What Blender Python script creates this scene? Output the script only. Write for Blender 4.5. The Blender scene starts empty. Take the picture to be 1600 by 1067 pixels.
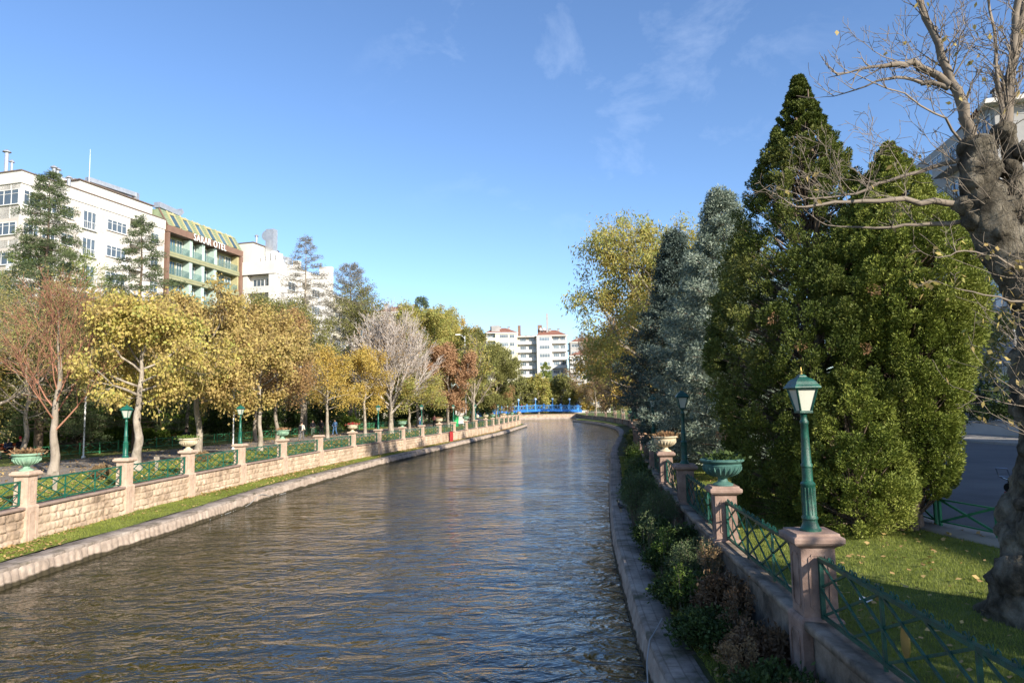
import bpy, math, random
import numpy as np
from mathutils import Vector, Matrix

SC = bpy.context.scene
COL = SC.collection
R = math.radians

# ---------------------------------------------------------------- camera
EYE = 4.25
PITCH, ROLL = R(5.43), R(-1.15)
cam_d = bpy.data.cameras.new("camera")
cam = bpy.data.objects.new("camera", cam_d)
COL.objects.link(cam)
cam_d.lens = 24.0
cam_d.sensor_width = 36.0
cam_d.clip_start = 0.1
cam_d.clip_end = 6000.0
_fw = Vector((0, math.cos(PITCH), math.sin(PITCH)))
_u0 = Vector((0, -math.sin(PITCH), math.cos(PITCH)))
_r0 = Vector((1, 0, 0))
_rt = _r0 * math.cos(ROLL) + _u0 * math.sin(ROLL)
_up = -_r0 * math.sin(ROLL) + _u0 * math.cos(ROLL)
_m = Matrix.Identity(4)
for i in range(3):
    _m[i][0], _m[i][1], _m[i][2] = _rt[i], _up[i], -_fw[i]
_m[2][3] = EYE
cam.matrix_world = _m
SC.camera = cam

# ---------------------------------------------------------------- light
SUN_EL = R(25.0)
SUN_AZ = R(40.0)          # how far to the right of straight behind the camera the sun stands
to_sun = Vector((math.sin(SUN_AZ) * math.cos(SUN_EL), -math.cos(SUN_AZ) * math.cos(SUN_EL), math.sin(SUN_EL)))
world = bpy.data.worlds.new("World")
SC.world = world
world.use_nodes = True
nt = world.node_tree
nt.nodes.clear()
wo = nt.nodes.new("ShaderNodeOutputWorld")
bg = nt.nodes.new("ShaderNodeBackground")
sky = nt.nodes.new("ShaderNodeTexSky")
sky.sky_type = 'NISHITA'
sky.sun_disc = False
sky.sun_elevation = SUN_EL
sky.sun_rotation = math.atan2(to_sun.x, to_sun.y)
sky.altitude = 800
sky.air_density = 1.0
sky.dust_density = 1.1
sky.ozone_density = 3.0
bg.inputs[1].default_value = 0.128
# thin cirrus wisps in the sky
tc = nt.nodes.new("ShaderNodeTexCoord")
mp = nt.nodes.new("ShaderNodeMapping")
mp.inputs['Scale'].default_value = (3.2, 2.2, 5.0)
mp.inputs['Rotation'].default_value = (0.25, 0.2, 0.5)
nz = nt.nodes.new("ShaderNodeTexNoise")
nz.inputs['Scale'].default_value = 1.9
nz.inputs['Detail'].default_value = 9
nz.inputs['Roughness'].default_value = 0.62
nz.inputs['Distortion'].default_value = 0.35
nz2 = nt.nodes.new("ShaderNodeTexNoise")
nz2.inputs['Scale'].default_value = 1.1
nz2.inputs['Detail'].default_value = 1
mr = nt.nodes.new("ShaderNodeMapRange")
mr.inputs[1].default_value = 0.52; mr.inputs[2].default_value = 0.82
mr2 = nt.nodes.new("ShaderNodeMapRange")
mr2.inputs[1].default_value = 0.46; mr2.inputs[2].default_value = 0.62
ml = nt.nodes.new("ShaderNodeMath"); ml.operation = 'MULTIPLY'
ml2 = nt.nodes.new("ShaderNodeMath"); ml2.operation = 'MULTIPLY'; ml2.inputs[1].default_value = 0.16
mx = nt.nodes.new("ShaderNodeMixRGB")
mx.inputs[2].default_value = (7.5, 8.1, 9.0, 1)
hs = nt.nodes.new("ShaderNodeHueSaturation")
hs.inputs['Saturation'].default_value = 1.08
hs.inputs['Hue'].default_value = 0.504
L = nt.links.new
L(tc.outputs['Generated'], mp.inputs[0]); L(mp.outputs[0], nz.inputs[0]); L(tc.outputs['Generated'], nz2.inputs[0])
L(nz.outputs[0], mr.inputs[0]); L(nz2.outputs[0], mr2.inputs[0])
cd_ = nt.nodes.new("ShaderNodeVectorMath"); cd_.operation = 'DOT_PRODUCT'
cd_.inputs[1].default_value = Vector((0.12, 0.86, 0.50)).normalized()
mr3 = nt.nodes.new("ShaderNodeMapRange"); mr3.interpolation_type = 'SMOOTHSTEP'
mr3.inputs[1].default_value = 0.93; mr3.inputs[2].default_value = 0.995
mul3 = nt.nodes.new("ShaderNodeMath"); mul3.operation = 'MULTIPLY'
L(tc.outputs['Generated'], cd_.inputs[0]); L(cd_.outputs['Value'], mr3.inputs[0])
L(mr2.outputs[0], mul3.inputs[0]); L(mr3.outputs[0], mul3.inputs[1])
L(mr.outputs[0], ml.inputs[0]); L(mul3.outputs[0], ml.inputs[1]); L(ml.outputs[0], ml2.inputs[0])
L(sky.outputs[0], hs.inputs['Color']); L(hs.outputs[0], mx.inputs[1]); L(ml2.outputs[0], mx.inputs[0])
L(mx.outputs[0], bg.inputs[0]); L(bg.outputs[0], wo.inputs[0])

sun_d = bpy.data.lights.new("sun", 'SUN')
sun_d.energy = 4.9
sun_d.angle = R(0.5)
sun_d.color = (1.0, 0.92, 0.80)
sun = bpy.data.objects.new("sun", sun_d)
COL.objects.link(sun)
sun.rotation_euler = to_sun.to_track_quat('Z', 'Y').to_euler()

SC.view_settings.view_transform = 'Standard'
SC.view_settings.look = 'None'
SC.view_settings.exposure = 0.95
SC.view_settings.gamma = 1.0
SC.cycles.max_bounces = 6
SC.cycles.transparent_max_bounces = 8
SC.cycles.use_denoising = True
SC.cycles.sample_clamp_indirect = 4.0

# ---------------------------------------------------------------- materials
def _new(name):
    m = bpy.data.materials.new(name)
    m.use_nodes = True
    n = m.node_tree
    b = n.nodes["Principled BSDF"]
    return m, n, b

def ramp(n, fac, cols):
    r = n.nodes.new("ShaderNodeValToRGB")
    e = r.color_ramp.elements
    e[0].position = 0.0; e[0].color = (*cols[0], 1)
    e[1].position = 1.0; e[1].color = (*cols[-1], 1)
    for i, c in enumerate(cols[1:-1]):
        x = e.new((i + 1) / (len(cols) - 1)); x.color = (*c, 1)
    n.links.new(fac, r.inputs[0])
    return r.outputs[0]

def pmat(name, cols, scale=3.0, rough=0.75, bump=0.0, bscale=30.0, metallic=0.0, spec=0.3, detail=6, stretch=(1, 1, 1), uv=False, contrast=1.0, bdist=0.02):
    m, n, b = _new(name)
    tcn = n.nodes.new("ShaderNodeTexCoord")
    mpn = n.nodes.new("ShaderNodeMapping")
    mpn.inputs['Scale'].default_value = stretch
    n.links.new(tcn.outputs['UV' if uv else 'Object'], mpn.inputs[0])
    t = n.nodes.new("ShaderNodeTexNoise")
    t.inputs['Scale'].default_value = scale
    t.inputs['Detail'].default_value = detail
    t.inputs['Roughness'].default_value = 0.65
    n.links.new(mpn.outputs[0], t.inputs[0])
    k = n.nodes.new("ShaderNodeMapRange")
    k.inputs[1].default_value = 0.5 - 0.22 / contrast
    k.inputs[2].default_value = 0.5 + 0.22 / contrast
    n.links.new(t.outputs[0], k.inputs[0])
    n.links.new(ramp(n, k.outputs[0], cols if len(cols) > 1 else [cols[0], cols[0]]), b.inputs['Base Color'])
    b.inputs['Roughness'].default_value = rough
    b.inputs['Metallic'].default_value = metallic
    b.inputs['Specular IOR Level'].default_value = spec
    if bump:
        t2 = n.nodes.new("ShaderNodeTexNoise")
        t2.inputs['Scale'].default_value = bscale
        t2.inputs['Detail'].default_value = 8
        t2.inputs['Roughness'].default_value = 0.7
        n.links.new(mpn.outputs[0], t2.inputs[0])
        bn = n.nodes.new("ShaderNodeBump")
        bn.inputs['Strength'].default_value = bump
        bn.inputs['Distance'].default_value = bdist
        n.links.new(t2.outputs[0], bn.inputs['Height'])
        n.links.new(bn.outputs[0], b.inputs['Normal'])
    return m

def leafmat(name, cols, trans=0.35, nscale=0.9, mix=0.45, rough=0.6, spec=0.25):
    m, n, b = _new(name)
    g = n.nodes.new("ShaderNodeNewGeometry")
    tcn = n.nodes.new("ShaderNodeTexCoord")
    t = n.nodes.new("ShaderNodeTexNoise")
    t.inputs['Scale'].default_value = nscale
    t.inputs['Detail'].default_value = 3
    n.links.new(tcn.outputs['Object'], t.inputs[0])
    k = n.nodes.new("ShaderNodeMapRange")
    k.inputs[1].default_value = 0.32; k.inputs[2].default_value = 0.68
    n.links.new(t.outputs[0], k.inputs[0])
    mm = n.nodes.new("ShaderNodeMix")
    mm.inputs[0].default_value = mix
    n.links.new(g.outputs['Random Per Island'], mm.inputs[2])
    n.links.new(k.outputs[0], mm.inputs[3])
    c = ramp(n, mm.outputs[0], cols)
    n.links.new(c, b.inputs['Base Color'])
    b.inputs['Roughness'].default_value = rough
    b.inputs['Specular IOR Level'].default_value = spec
    tr = n.nodes.new("ShaderNodeBsdfTranslucent")
    n.links.new(c, tr.inputs[0])
    ms = n.nodes.new("ShaderNodeMixShader")
    ms.inputs[0].default_value = trans
    n.links.new(b.outputs[0], ms.inputs[1]); n.links.new(tr.outputs[0], ms.inputs[2])
    n.links.new(ms.outputs[0], n.nodes["Material Output"].inputs[0])
    return m

def plain(name, c, rough=0.5, metallic=0.0, spec=0.4):
    return pmat(name, [tuple(x * 0.86 for x in c), tuple(min(1, x * 1.1) for x in c)], 5, rough, 0.0, metallic=metallic, spec=spec)

def glassmat(name, c, rough=0.06):
    # window pane: dark room behind shiny glass, each pane a little different
    m, n, b = _new(name)
    oi = n.nodes.new("ShaderNodeObjectInfo")
    tcn = n.nodes.new("ShaderNodeTexCoord")
    t = n.nodes.new("ShaderNodeTexNoise"); t.inputs['Scale'].default_value = 1.3; t.inputs['Detail'].default_value = 1
    t.noise_dimensions = '4D'
    n.links.new(tcn.outputs['Object'], t.inputs[0]); n.links.new(oi.outputs['Random'], t.inputs['W'])
    mm = n.nodes.new("ShaderNodeMix"); mm.inputs[0].default_value = 0.5
    n.links.new(oi.outputs['Random'], mm.inputs[2]); n.links.new(t.outputs[0], mm.inputs[3])
    n.links.new(ramp(n, mm.outputs[0], [tuple(x * .25 for x in c), tuple(x * .6 for x in c), c, tuple(min(1, x * 2.4) for x in c)]), b.inputs['Base Color'])
    b.inputs['Roughness'].default_value = rough
    b.inputs['Specular IOR Level'].default_value = 0.9
    return m

M = {}
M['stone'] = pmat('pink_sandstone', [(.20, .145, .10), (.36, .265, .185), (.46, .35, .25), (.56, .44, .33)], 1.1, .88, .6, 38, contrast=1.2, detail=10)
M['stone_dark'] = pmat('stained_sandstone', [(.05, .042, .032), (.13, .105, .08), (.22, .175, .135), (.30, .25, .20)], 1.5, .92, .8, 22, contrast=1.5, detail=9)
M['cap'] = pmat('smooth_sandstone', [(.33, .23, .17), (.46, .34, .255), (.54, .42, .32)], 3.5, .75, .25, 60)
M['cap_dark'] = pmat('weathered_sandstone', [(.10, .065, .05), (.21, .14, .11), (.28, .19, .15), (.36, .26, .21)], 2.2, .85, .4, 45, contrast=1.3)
M['coping'] = pmat('grey_brown_coping', [(.20, .145, .12), (.33, .24, .19)], 2.5, .85, .35, 40)
M['kerb_top'] = None
M['kerb'] = pmat('canal_kerb_stone', [(.22, .175, .14), (.35, .28, .225), (.44, .36, .29)], 1.3, .9, .6, 30, uv=False, contrast=1.1)
M['grass'] = pmat('lawn_turf', [(.07, .085, .018), (.13, .16, .03), (.20, .21, .06)], 1.4, .95, .8, 55, contrast=1.0, bdist=.04)
M['soil'] = pmat('ledge_soil', [(.02, .02, .01), (.04, .05, .012), (.07, .065, .03)], 2.4, .95, .8, 40, bdist=.04)
M['path'] = pmat('promenade_paving', [(.17, .145, .12), (.26, .225, .19)], .9, .9, .25, 20, contrast=1.2)
M['asphalt'] = pmat('street_asphalt', [(.07, .073, .078), (.10, .103, .108), (.125, .127, .13)], .35, .85, .3, 60, contrast=1.1)
M['concrete'] = pmat('pale_concrete', [(.24, .22, .19), (.36, .33, .29)], 1.5, .9, .3, 30)
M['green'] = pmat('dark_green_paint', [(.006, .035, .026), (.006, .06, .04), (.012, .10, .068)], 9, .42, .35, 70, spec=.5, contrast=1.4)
M['green_l'] = pmat('sunlit_green_paint', [(.006, .075, .048), (.014, .12, .078)], 4, .4, .15, 40, spec=.5)  # lit copy of the railing green, sunlight put into the colour
M['green_fence'] = pmat('mid_green_paint', [(.035, .18, .085), (.06, .27, .13)], 4, .5)
M['patina'] = pmat('green_patina', [(.12, .22, .15), (.22, .36, .25), (.34, .46, .34)], 5, .7, .4, 30)
M['patina_d'] = pmat('dark_patina', [(.03, .085, .075), (.06, .14, .12), (.10, .20, .16)], 5, .6, .4, 30)
M['cream'] = pmat('cream_stone', [(.46, .38, .25), (.60, .52, .38)], 4, .75, .3, 30)
M['lampglass'] = pmat('frosted_lamp_glass', [(.42, .43, .36), (.52, .52, .44)], 3, .3, spec=.6)
M['gold'] = plain('brass', (.50, .36, .12), .4, .7)
M['wood_grey'] = pmat('grey_bark', [(.13, .105, .08), (.25, .21, .165), (.36, .31, .25)], 3, .95, .9, 22, stretch=(1, 1, .35), bdist=.03)
M['wood_brown'] = pmat('brown_bark', [(.085, .06, .045), (.17, .125, .09), (.25, .19, .14)], 3, .95, .9, 22, stretch=(1, 1, .35), bdist=.03)
M['wood_pale'] = pmat('pale_bark', [(.15, .125, .095), (.27, .23, .18), (.40, .35, .285)], 5, .9, .9, 24, stretch=(1, 1, .4), contrast=1.2, bdist=.03)
M['twig_red'] = pmat('reddish_twigs', [(.26, .11, .07), (.36, .19, .12)], 1.5, .9)
M['twig'] = pmat('grey_brown_twigs', [(.13, .105, .08), (.24, .20, .155)], 2, .9)
M['plane_bark'] = pmat('plane_bark', [(.04, .033, .022), (.09, .075, .052), (.17, .145, .105), (.27, .235, .175), (.38, .34, .265)], 4.0, .97, 1.0, 24, stretch=(1, 1, .7), contrast=1.25, bdist=.14, detail=10)
M['white_wall'] = pmat('white_render', [(.50, .48, .445), (.60, .58, .54)], .35, .9, .1, 20)
M['beige_wall'] = pmat('beige_render', [(.42, .38, .345), (.50, .455, .41)], .5, .9, .1, 20)
M['cream_wall'] = pmat('cream_render', [(.50, .45, .34), (.60, .55, .43)], .5, .9, .1, 20)
M['yellow_wall'] = pmat('pale_yellow_render', [(.56, .53, .37), (.64, .61, .44)], .5, .9)
M['pink_wall'] = pmat('pink_render', [(.45, .30, .27), (.55, .38, .34)], .5, .9)
M['grey_wall'] = pmat('grey_render', [(.26, .26, .25), (.36, .35, .34)], .5, .9)
M['roof'] = pmat('red_roof_tiles', [(.17, .075, .05), (.28, .13, .09)], 2.5, .85, .6, 8)
M['roof_dark'] = pmat('brown_roof_edge', [(.10, .075, .06), (.16, .12, .10)], 2, .85)
M['glass'] = glassmat('window_glass', (.10, .13, .16))
M['glass_blue'] = glassmat('blue_window_glass', (.09, .16, .20))
M['frame_w'] = plain('white_window_frame', (.66, .66, .64), .5)
M['frame_b'] = plain('dark_window_frame', (.12, .10, .08), .5)
M['steel'] = pmat('galvanised_steel', [(.38, .39, .40), (.55, .56, .57)], 2, .35, metallic=.6)
M['brown_clad'] = pmat('brown_cladding', [(.15, .09, .065), (.21, .13, .095)], 1, .6)
M['green_clad'] = pmat('olive_green_cladding', [(.19, .21, .13), (.25, .27, .17)], 1, .6)
M['yellow_clad'] = pmat('ochre_trim', [(.34, .31, .16), (.42, .38, .21)], 1, .6)
M['mint'] = pmat('mint_partition', [(.33, .43, .38), (.40, .50, .45)], 1, .5)
M['glass_rail'] = glassmat('green_tinted_glass', (.14, .24, .20), .05)
_g = M['glass_rail']; _b = _g.node_tree.nodes['Principled BSDF']; _b.inputs['Alpha'].default_value = .45
M['white_twig'] = pmat('whitish_twigs', [(.38, .33, .29), (.54, .48, .43)], 2, .9)
M['red'] = plain('red_paint', (.30, .015, .015), .5)
M['hose'] = plain('dull_grey_hose', (.30, .30, .29), .6)
M['white'] = plain('white_paint', (.72, .72, .70), .5)
M['black'] = plain('black_plastic', (.012, .012, .014), .4)
M['rubber'] = plain('black_rubber', (.015, .015, .015), .85)
M['chrome'] = plain('chrome', (.6, .6, .62), .15, 1.0)
M['bin_green'] = plain('bright_green_plastic', (.02, .35, .10), .5)
M['bench_red'] = pmat('red_bench_wood', [(.32, .07, .03), (.45, .12, .05)], 6, .6)
M['blue'] = pmat('bright_blue_paint', [(.015, .13, .50), (.03, .20, .62)], 3, .4, spec=.5)
M['blue_l'] = pmat('light_blue_paint', [(.05, .24, .62), (.08, .32, .72)], 3, .4, spec=.5)

M['lf_catalpa'] = leafmat('catalpa_leaves', [(.23, .16, .06), (.37, .27, .10), (.48, .38, .13), (.52, .43, .11), (.38, .38, .10), (.26, .29, .08)], .4)
M['lf_catalpa_b'] = leafmat('catalpa_leaves_browning', [(.24, .15, .06), (.37, .26, .10), (.46, .35, .13), (.49, .39, .12), (.33, .33, .10)], .4)
M['lf_gold'] = leafmat('golden_leaves', [(.34, .22, .06), (.52, .36, .09), (.60, .46, .12), (.40, .36, .10)], .45)
M['lf_yelgreen'] = leafmat('yellow_green_leaves', [(.34, .26, .08), (.46, .38, .11), (.38, .39, .11), (.22, .29, .08)], .45)
M['lf_orange'] = leafmat('orange_brown_leaves', [(.22, .13, .06), (.34, .21, .09), (.42, .28, .12)], .35)
M['lf_rust'] = leafmat('rust_leaves', [(.26, .14, .07), (.40, .23, .12), (.50, .32, .18)], .35)
M['lf_olive'] = leafmat('olive_leaves', [(.11, .12, .035), (.20, .20, .06), (.30, .28, .09)], .35)
M['lf_brown'] = leafmat('dry_brown_leaves', [(.16, .10, .05), (.27, .18, .09), (.36, .26, .13)], .3)
M['lf_green'] = leafmat('mid_green_leaves', [(.045, .085, .012), (.10, .16, .025), (.20, .25, .045)], .35)
M['lf_dark'] = leafmat('dark_evergreen_leaves', [(.02, .038, .01), (.045, .075, .018), (.09, .125, .03)], .2)
M['nd_cedar'] = leafmat('cedar_needles', [(.045, .07, .03), (.09, .12, .05), (.14, .17, .075)], .2)
M['nd_grey'] = leafmat('thin_grey_needles', [(.12, .11, .08), (.18, .17, .13), (.24, .22, .17)], .2)
M['nd_pine'] = leafmat('light_pine_needles', [(.10, .13, .03), (.20, .25, .05), (.32, .35, .09)], .3)
M['nd_olive'] = leafmat('brownish_feathery_needles', [(.22, .16, .07), (.32, .28, .10), (.34, .36, .12)], .3)
M['nd_spruce'] = leafmat('blue_spruce_needles', [(.07, .10, .07), (.19, .235, .175), (.44, .48, .38)], .15, 1.4)
M['nd_spruce_d'] = leafmat('dark_spruce_needles', [(.035, .055, .045), (.08, .11, .09), (.17, .21, .17)], .15, 1.4)  # shaded copy of the spruce needles, shade put into the colour
M['nd_cypress'] = leafmat('cypress_sprays', [(.025, .04, .007), (.07, .098, .014), (.12, .14, .028), (.21, .21, .055)], .10, .7, .6)  # crown shade and sunlit highlights are put into this colour ramp
M['nd_cypress2'] = leafmat('bright_cypress_sprays', [(.04, .065, .01), (.12, .155, .022), (.22, .25, .045), (.34, .35, .09)], .12, .7, .6)  # lit copy of the sprays, sunny highlights put into the colour
M['lf_fallen'] = leafmat('fallen_leaves', [(.22, .12, .05), (.40, .26, .11), (.56, .42, .16)], .1)
M['blade'] = leafmat('grass_blades', [(.11, .145, .022), (.20, .24, .04), (.34, .35, .09)], .35)
M['lf_purple'] = leafmat('dull_reddish_stems', [(.07, .04, .02), (.14, .085, .045), (.22, .15, .085)], .15)
M['lf_rosemary'] = leafmat('grey_green_needles', [(.05, .075, .03), (.10, .14, .055), (.18, .22, .10)], .2)
M['fl_red'] = leafmat('red_flowers', [(.40, .01, .02), (.60, .03, .05)], .3)
M['roof_green'] = pmat('grey_green_roof', [(.17, .22, .13), (.25, .30, .19)], 1.2, .55)
M['sign_white'] = plain('sign_white_letters', (.85, .85, .83), .4)
M['globe'] = pmat('pale_blue_globe', [(.30, .42, .60), (.36, .48, .66)], 3, .3)
M['skin'] = plain('skin', (.42, .25, .18), .55)

# ---------------------------------------------------------------- mesh helpers
def tag(o, label=None, cat=None, group=None, kind=None):
    if label: o['label'] = label
    if cat: o['category'] = cat
    if group: o['group'] = group
    if kind: o['kind'] = kind
    return o

def empty(name, loc=(0, 0, 0), rz=0.0, label=None, cat=None, group=None):
    o = bpy.data.objects.new(name, None)
    COL.objects.link(o)
    o.location = loc
    o.rotation_euler = (0, 0, rz)
    o.empty_display_size = .2
    return tag(o, label, cat, group)

def arr_mesh(name, V, Fq, smooth=False, uv=None, mats=(), mi=None):
    """V (n,3) array, Fq (m,k) array of equal sized faces."""
    V = np.ascontiguousarray(V, dtype=np.float32); Fq = np.ascontiguousarray(Fq, dtype=np.int32)
    me = bpy.data.meshes.new(name)
    m, k = Fq.shape
    me.vertices.add(len(V)); me.vertices.foreach_set("co", V.ravel())
    me.loops.add(m * k); me.loops.foreach_set("vertex_index", Fq.ravel())
    me.polygons.add(m)
    me.polygons.foreach_set("loop_start", np.arange(0, m * k, k, dtype=np.int32))
    me.polygons.foreach_set("loop_total", np.full(m, k, dtype=np.int32))
    if mi is not None:
        me.polygons.foreach_set("material_index", np.asarray(mi, dtype=np.int32))
    if smooth:
        me.polygons.foreach_set("use_smooth", np.ones(m, dtype=bool))
    if uv is not None:
        ul = me.uv_layers.new(name="UVMap")
        ul.data.foreach_set("uv", np.ascontiguousarray(uv[Fq.ravel()], dtype=np.float32).ravel())
    for x in mats: me.materials.append(x)
    me.update(calc_edges=True)
    return me

def link(name, me, parent=None, mat=None):
    o = bpy.data.objects.new(name, me)
    COL.objects.link(o)
    if parent is not None: o.parent = parent
    if mat is not None and len(me.materials) == 0: me.materials.append(mat)
    return o

class MB:
    """collects simple shapes into one mesh"""
    def __init__(s): s.v = []; s.f = []
    def add(s, vs, fs):
        b = len(s.v); s.v.extend([tuple(p) for p in vs]); s.f.extend([tuple(i + b for i in f) for f in fs]); return s
    def box(s, c, d, rz=0.0, taper=1.0):
        x, y, z = d[0] / 2, d[1] / 2, d[2] / 2
        cs, sn = math.cos(rz), math.sin(rz)
        P = []
        for k, t in ((-1, 1.0), (1, taper)):
            for a, b in ((-1, -1), (1, -1), (1, 1), (-1, 1)):
                px, py = a * x * t, b * y * t
                P.append((c[0] + px * cs - py * sn, c[1] + px * sn + py * cs, c[2] + k * z))
        return s.add(P, [(3, 2, 1, 0), (4, 5, 6, 7), (0, 1, 5, 4), (1, 2, 6, 5), (2, 3, 7, 6), (3, 0, 4, 7)])
    def beam(s, a, b, w, h=None):
        h = h or w
        a = Vector(a); b = Vector(b); d = (b - a).normalized()
        sd = d.cross(Vector((0, 0, 1)))
        if sd.length < .05: sd = Vector((1, 0, 0))
        sd.normalize(); u = sd.cross(d).normalized()
        P = [p + sd * (i * w / 2) + u * (j * h / 2) for p in (a, b) for i, j in ((-1, -1), (1, -1), (1, 1), (-1, 1))]
        return s.add(P, [(3, 2, 1, 0), (4, 5, 6, 7), (0, 1, 5, 4), (1, 2, 6, 5), (2, 3, 7, 6), (3, 0, 4, 7)])
    def tube(s, pts, rad, n=8, cap=True):
        pts = [Vector(p) for p in pts]
        if not hasattr(rad, '__len__'): rad = [rad] * len(pts)
        P = []; u = None
        for i, p in enumerate(pts):
            d = (pts[min(i + 1, len(pts) - 1)] - pts[max(i - 1, 0)]).normalized()
            if u is None:
                u = d.orthogonal().normalized()
            u = (u - d * u.dot(d)).normalized(); w = d.cross(u)
            for k in range(n):
                a = 2 * math.pi * k / n
                P.append(p + (u * math.cos(a) + w * math.sin(a)) * rad[i])
        Fs = [(i * n + k, i * n + (k + 1) % n, (i + 1) * n + (k + 1) % n, (i + 1) * n + k) for i in range(len(pts) - 1) for k in range(n)]
        if cap:
            Fs.append(tuple(range(n - 1, -1, -1))); Fs.append(tuple((len(pts) - 1) * n + k for k in range(n)))
        return s.add(P, Fs)
    def lathe(s, prof, n=16, c=(0, 0, 0), rot=0.0, cap=True, sq=None):
        P = []
        for r, z in prof:
            for k in range(n):
                a = 2 * math.pi * (k + .5) / n + rot
                P.append((c[0] + r * math.cos(a), c[1] + r * math.sin(a), c[2] + z))
        m = len(prof)
        Fs = [(i * n + k, i * n + (k + 1) % n, (i + 1) * n + (k + 1) % n, (i + 1) * n + k) for i in range(m - 1) for k in range(n)]
        if cap:
            Fs.append(tuple(range(n - 1, -1, -1))); Fs.append(tuple((m - 1) * n + k for k in range(n)))
        return s.add(P, Fs)
    def ball(s, c, r, n=8, m=6):
        rr = r if hasattr(r, '__len__') else (r, r, r)
        prof = [(max(1e-4, math.sin(math.pi * i / m)), -math.cos(math.pi * i / m)) for i in range(m + 1)]
        P = [(c[0] + rr[0] * p * math.cos(2 * math.pi * k / n), c[1] + rr[1] * p * math.sin(2 * math.pi * k / n), c[2] + rr[2] * z) for p, z in prof for k in range(n)]
        return s.add(P, [(i * n + k, i * n + (k + 1) % n, (i + 1) * n + (k + 1) % n, (i + 1) * n + k) for i in range(m) for k in range(n)])
    def prism(s, poly, z0, z1):
        n = len(poly)
        return s.add([(x, y, z0) for x, y in poly] + [(x, y, z1) for x, y in poly],
                     [tuple(range(n - 1, -1, -1)), tuple(range(n, 2 * n))] + [(i, (i + 1) % n, n + (i + 1) % n, n + i) for i in range(n)])
    def mesh(s, name, mat=None, smooth=False, bevel=0):
        me = bpy.data.meshes.new(name)
        me.from_pydata(s.v, [], s.f)
        if smooth:
            me.polygons.foreach_set("use_smooth", [True] * len(me.polygons))
            try: me.set_sharp_from_angle(angle=R(38))
            except Exception: pass
        if mat: me.materials.append(mat)
        me.update()
        return me
    def build(s, name, mat, parent=None, smooth=False):
        return link(name, s.mesh(name, mat, smooth), parent)

def copy_tree(o, parent=None):
    c = o.copy(); COL.objects.link(c)
    if parent is not None: c.parent = parent
    for ch in o.children: copy_tree(ch, c)
    return c

# value noise, vectorised
_perm = np.random.default_rng(7).random(65536).astype(np.float64)
def vnoise(x, y, z=0.0):
    x = np.asarray(x, dtype=np.float64); y = np.asarray(y, dtype=np.float64); z = np.zeros_like(x) + z
    xi, yi, zi = np.floor(x).astype(np.int64), np.floor(y).astype(np.int64), np.floor(z).astype(np.int64)
    fx, fy, fz = x - xi, y - yi, z - zi
    fx = fx * fx * (3 - 2 * fx); fy = fy * fy * (3 - 2 * fy); fz = fz * fz * (3 - 2 * fz)
    def h(a, b, c): return _perm[(a * 73856093 ^ b * 19349663 ^ c * 83492791) & 65535]
    r = 0
    for i, wx in ((0, 1 - fx), (1, fx)):
        for j, wy in ((0, 1 - fy), (1, fy)):
            for k, wz in ((0, 1 - fz), (1, fz)):
                r = r + h(xi + i, yi + j, zi + k) * wx * wy * wz
    return r * 2 - 1
def fbm(x, y, z=0.0, o=4):
    r = 0; a = 1.0; t = 0
    for i in range(o):
        r = r + a * vnoise(np.asarray(x) * 2 ** i + 17 * i, np.asarray(y) * 2 ** i, np.asarray(z) * 2 ** i); t += a; a *= .55
    return r / t

def sweep_arr(P, side, prof):
    """P (n,2) centre line, side +1: offsets go to the right of travel; prof [(off,z)] -> grid V, quads, uv"""
    P = np.asarray(P, float)
    d = np.gradient(P, axis=0); d /= np.linalg.norm(d, axis=1)[:, None]
    N = np.stack([d[:, 1], -d[:, 0]], 1) * side
    s = np.concatenate([[0], np.cumsum(np.linalg.norm(np.diff(P, axis=0), axis=1))])
    prof = np.asarray(prof, float)
    if prof.ndim == 2: prof = np.repeat(prof[None], len(P), 0)
    n, m = prof.shape[:2]
    V = np.zeros((n, m, 3))
    V[..., :2] = P[:, None, :] + N[:, None, :] * prof[..., :1]
    V[..., 2] = prof[..., 1]
    t = np.concatenate([[0], np.cumsum(np.linalg.norm(np.diff(prof[0], axis=0), axis=1))])
    uv = np.zeros((n, m, 2)); uv[..., 0] = s[:, None]; uv[..., 1] = t[None]
    idx = np.arange(n * m).reshape(n, m)
    q = np.stack([idx[:-1, :-1], idx[1:, :-1], idx[1:, 1:], idx[:-1, 1:]], -1).reshape(-1, 4)
    if side < 0: q = q[:, ::-1]
    return V.reshape(-1, 3), q, uv.reshape(-1, 2), s

def sweep(name, P, side, prof, mat, parent=None, smooth=False):
    V, q, uv, s = sweep_arr(P, side, prof)
    return link(name, arr_mesh(name, V, q[:, ::-1], smooth, uv, [mat]), parent)

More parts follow.
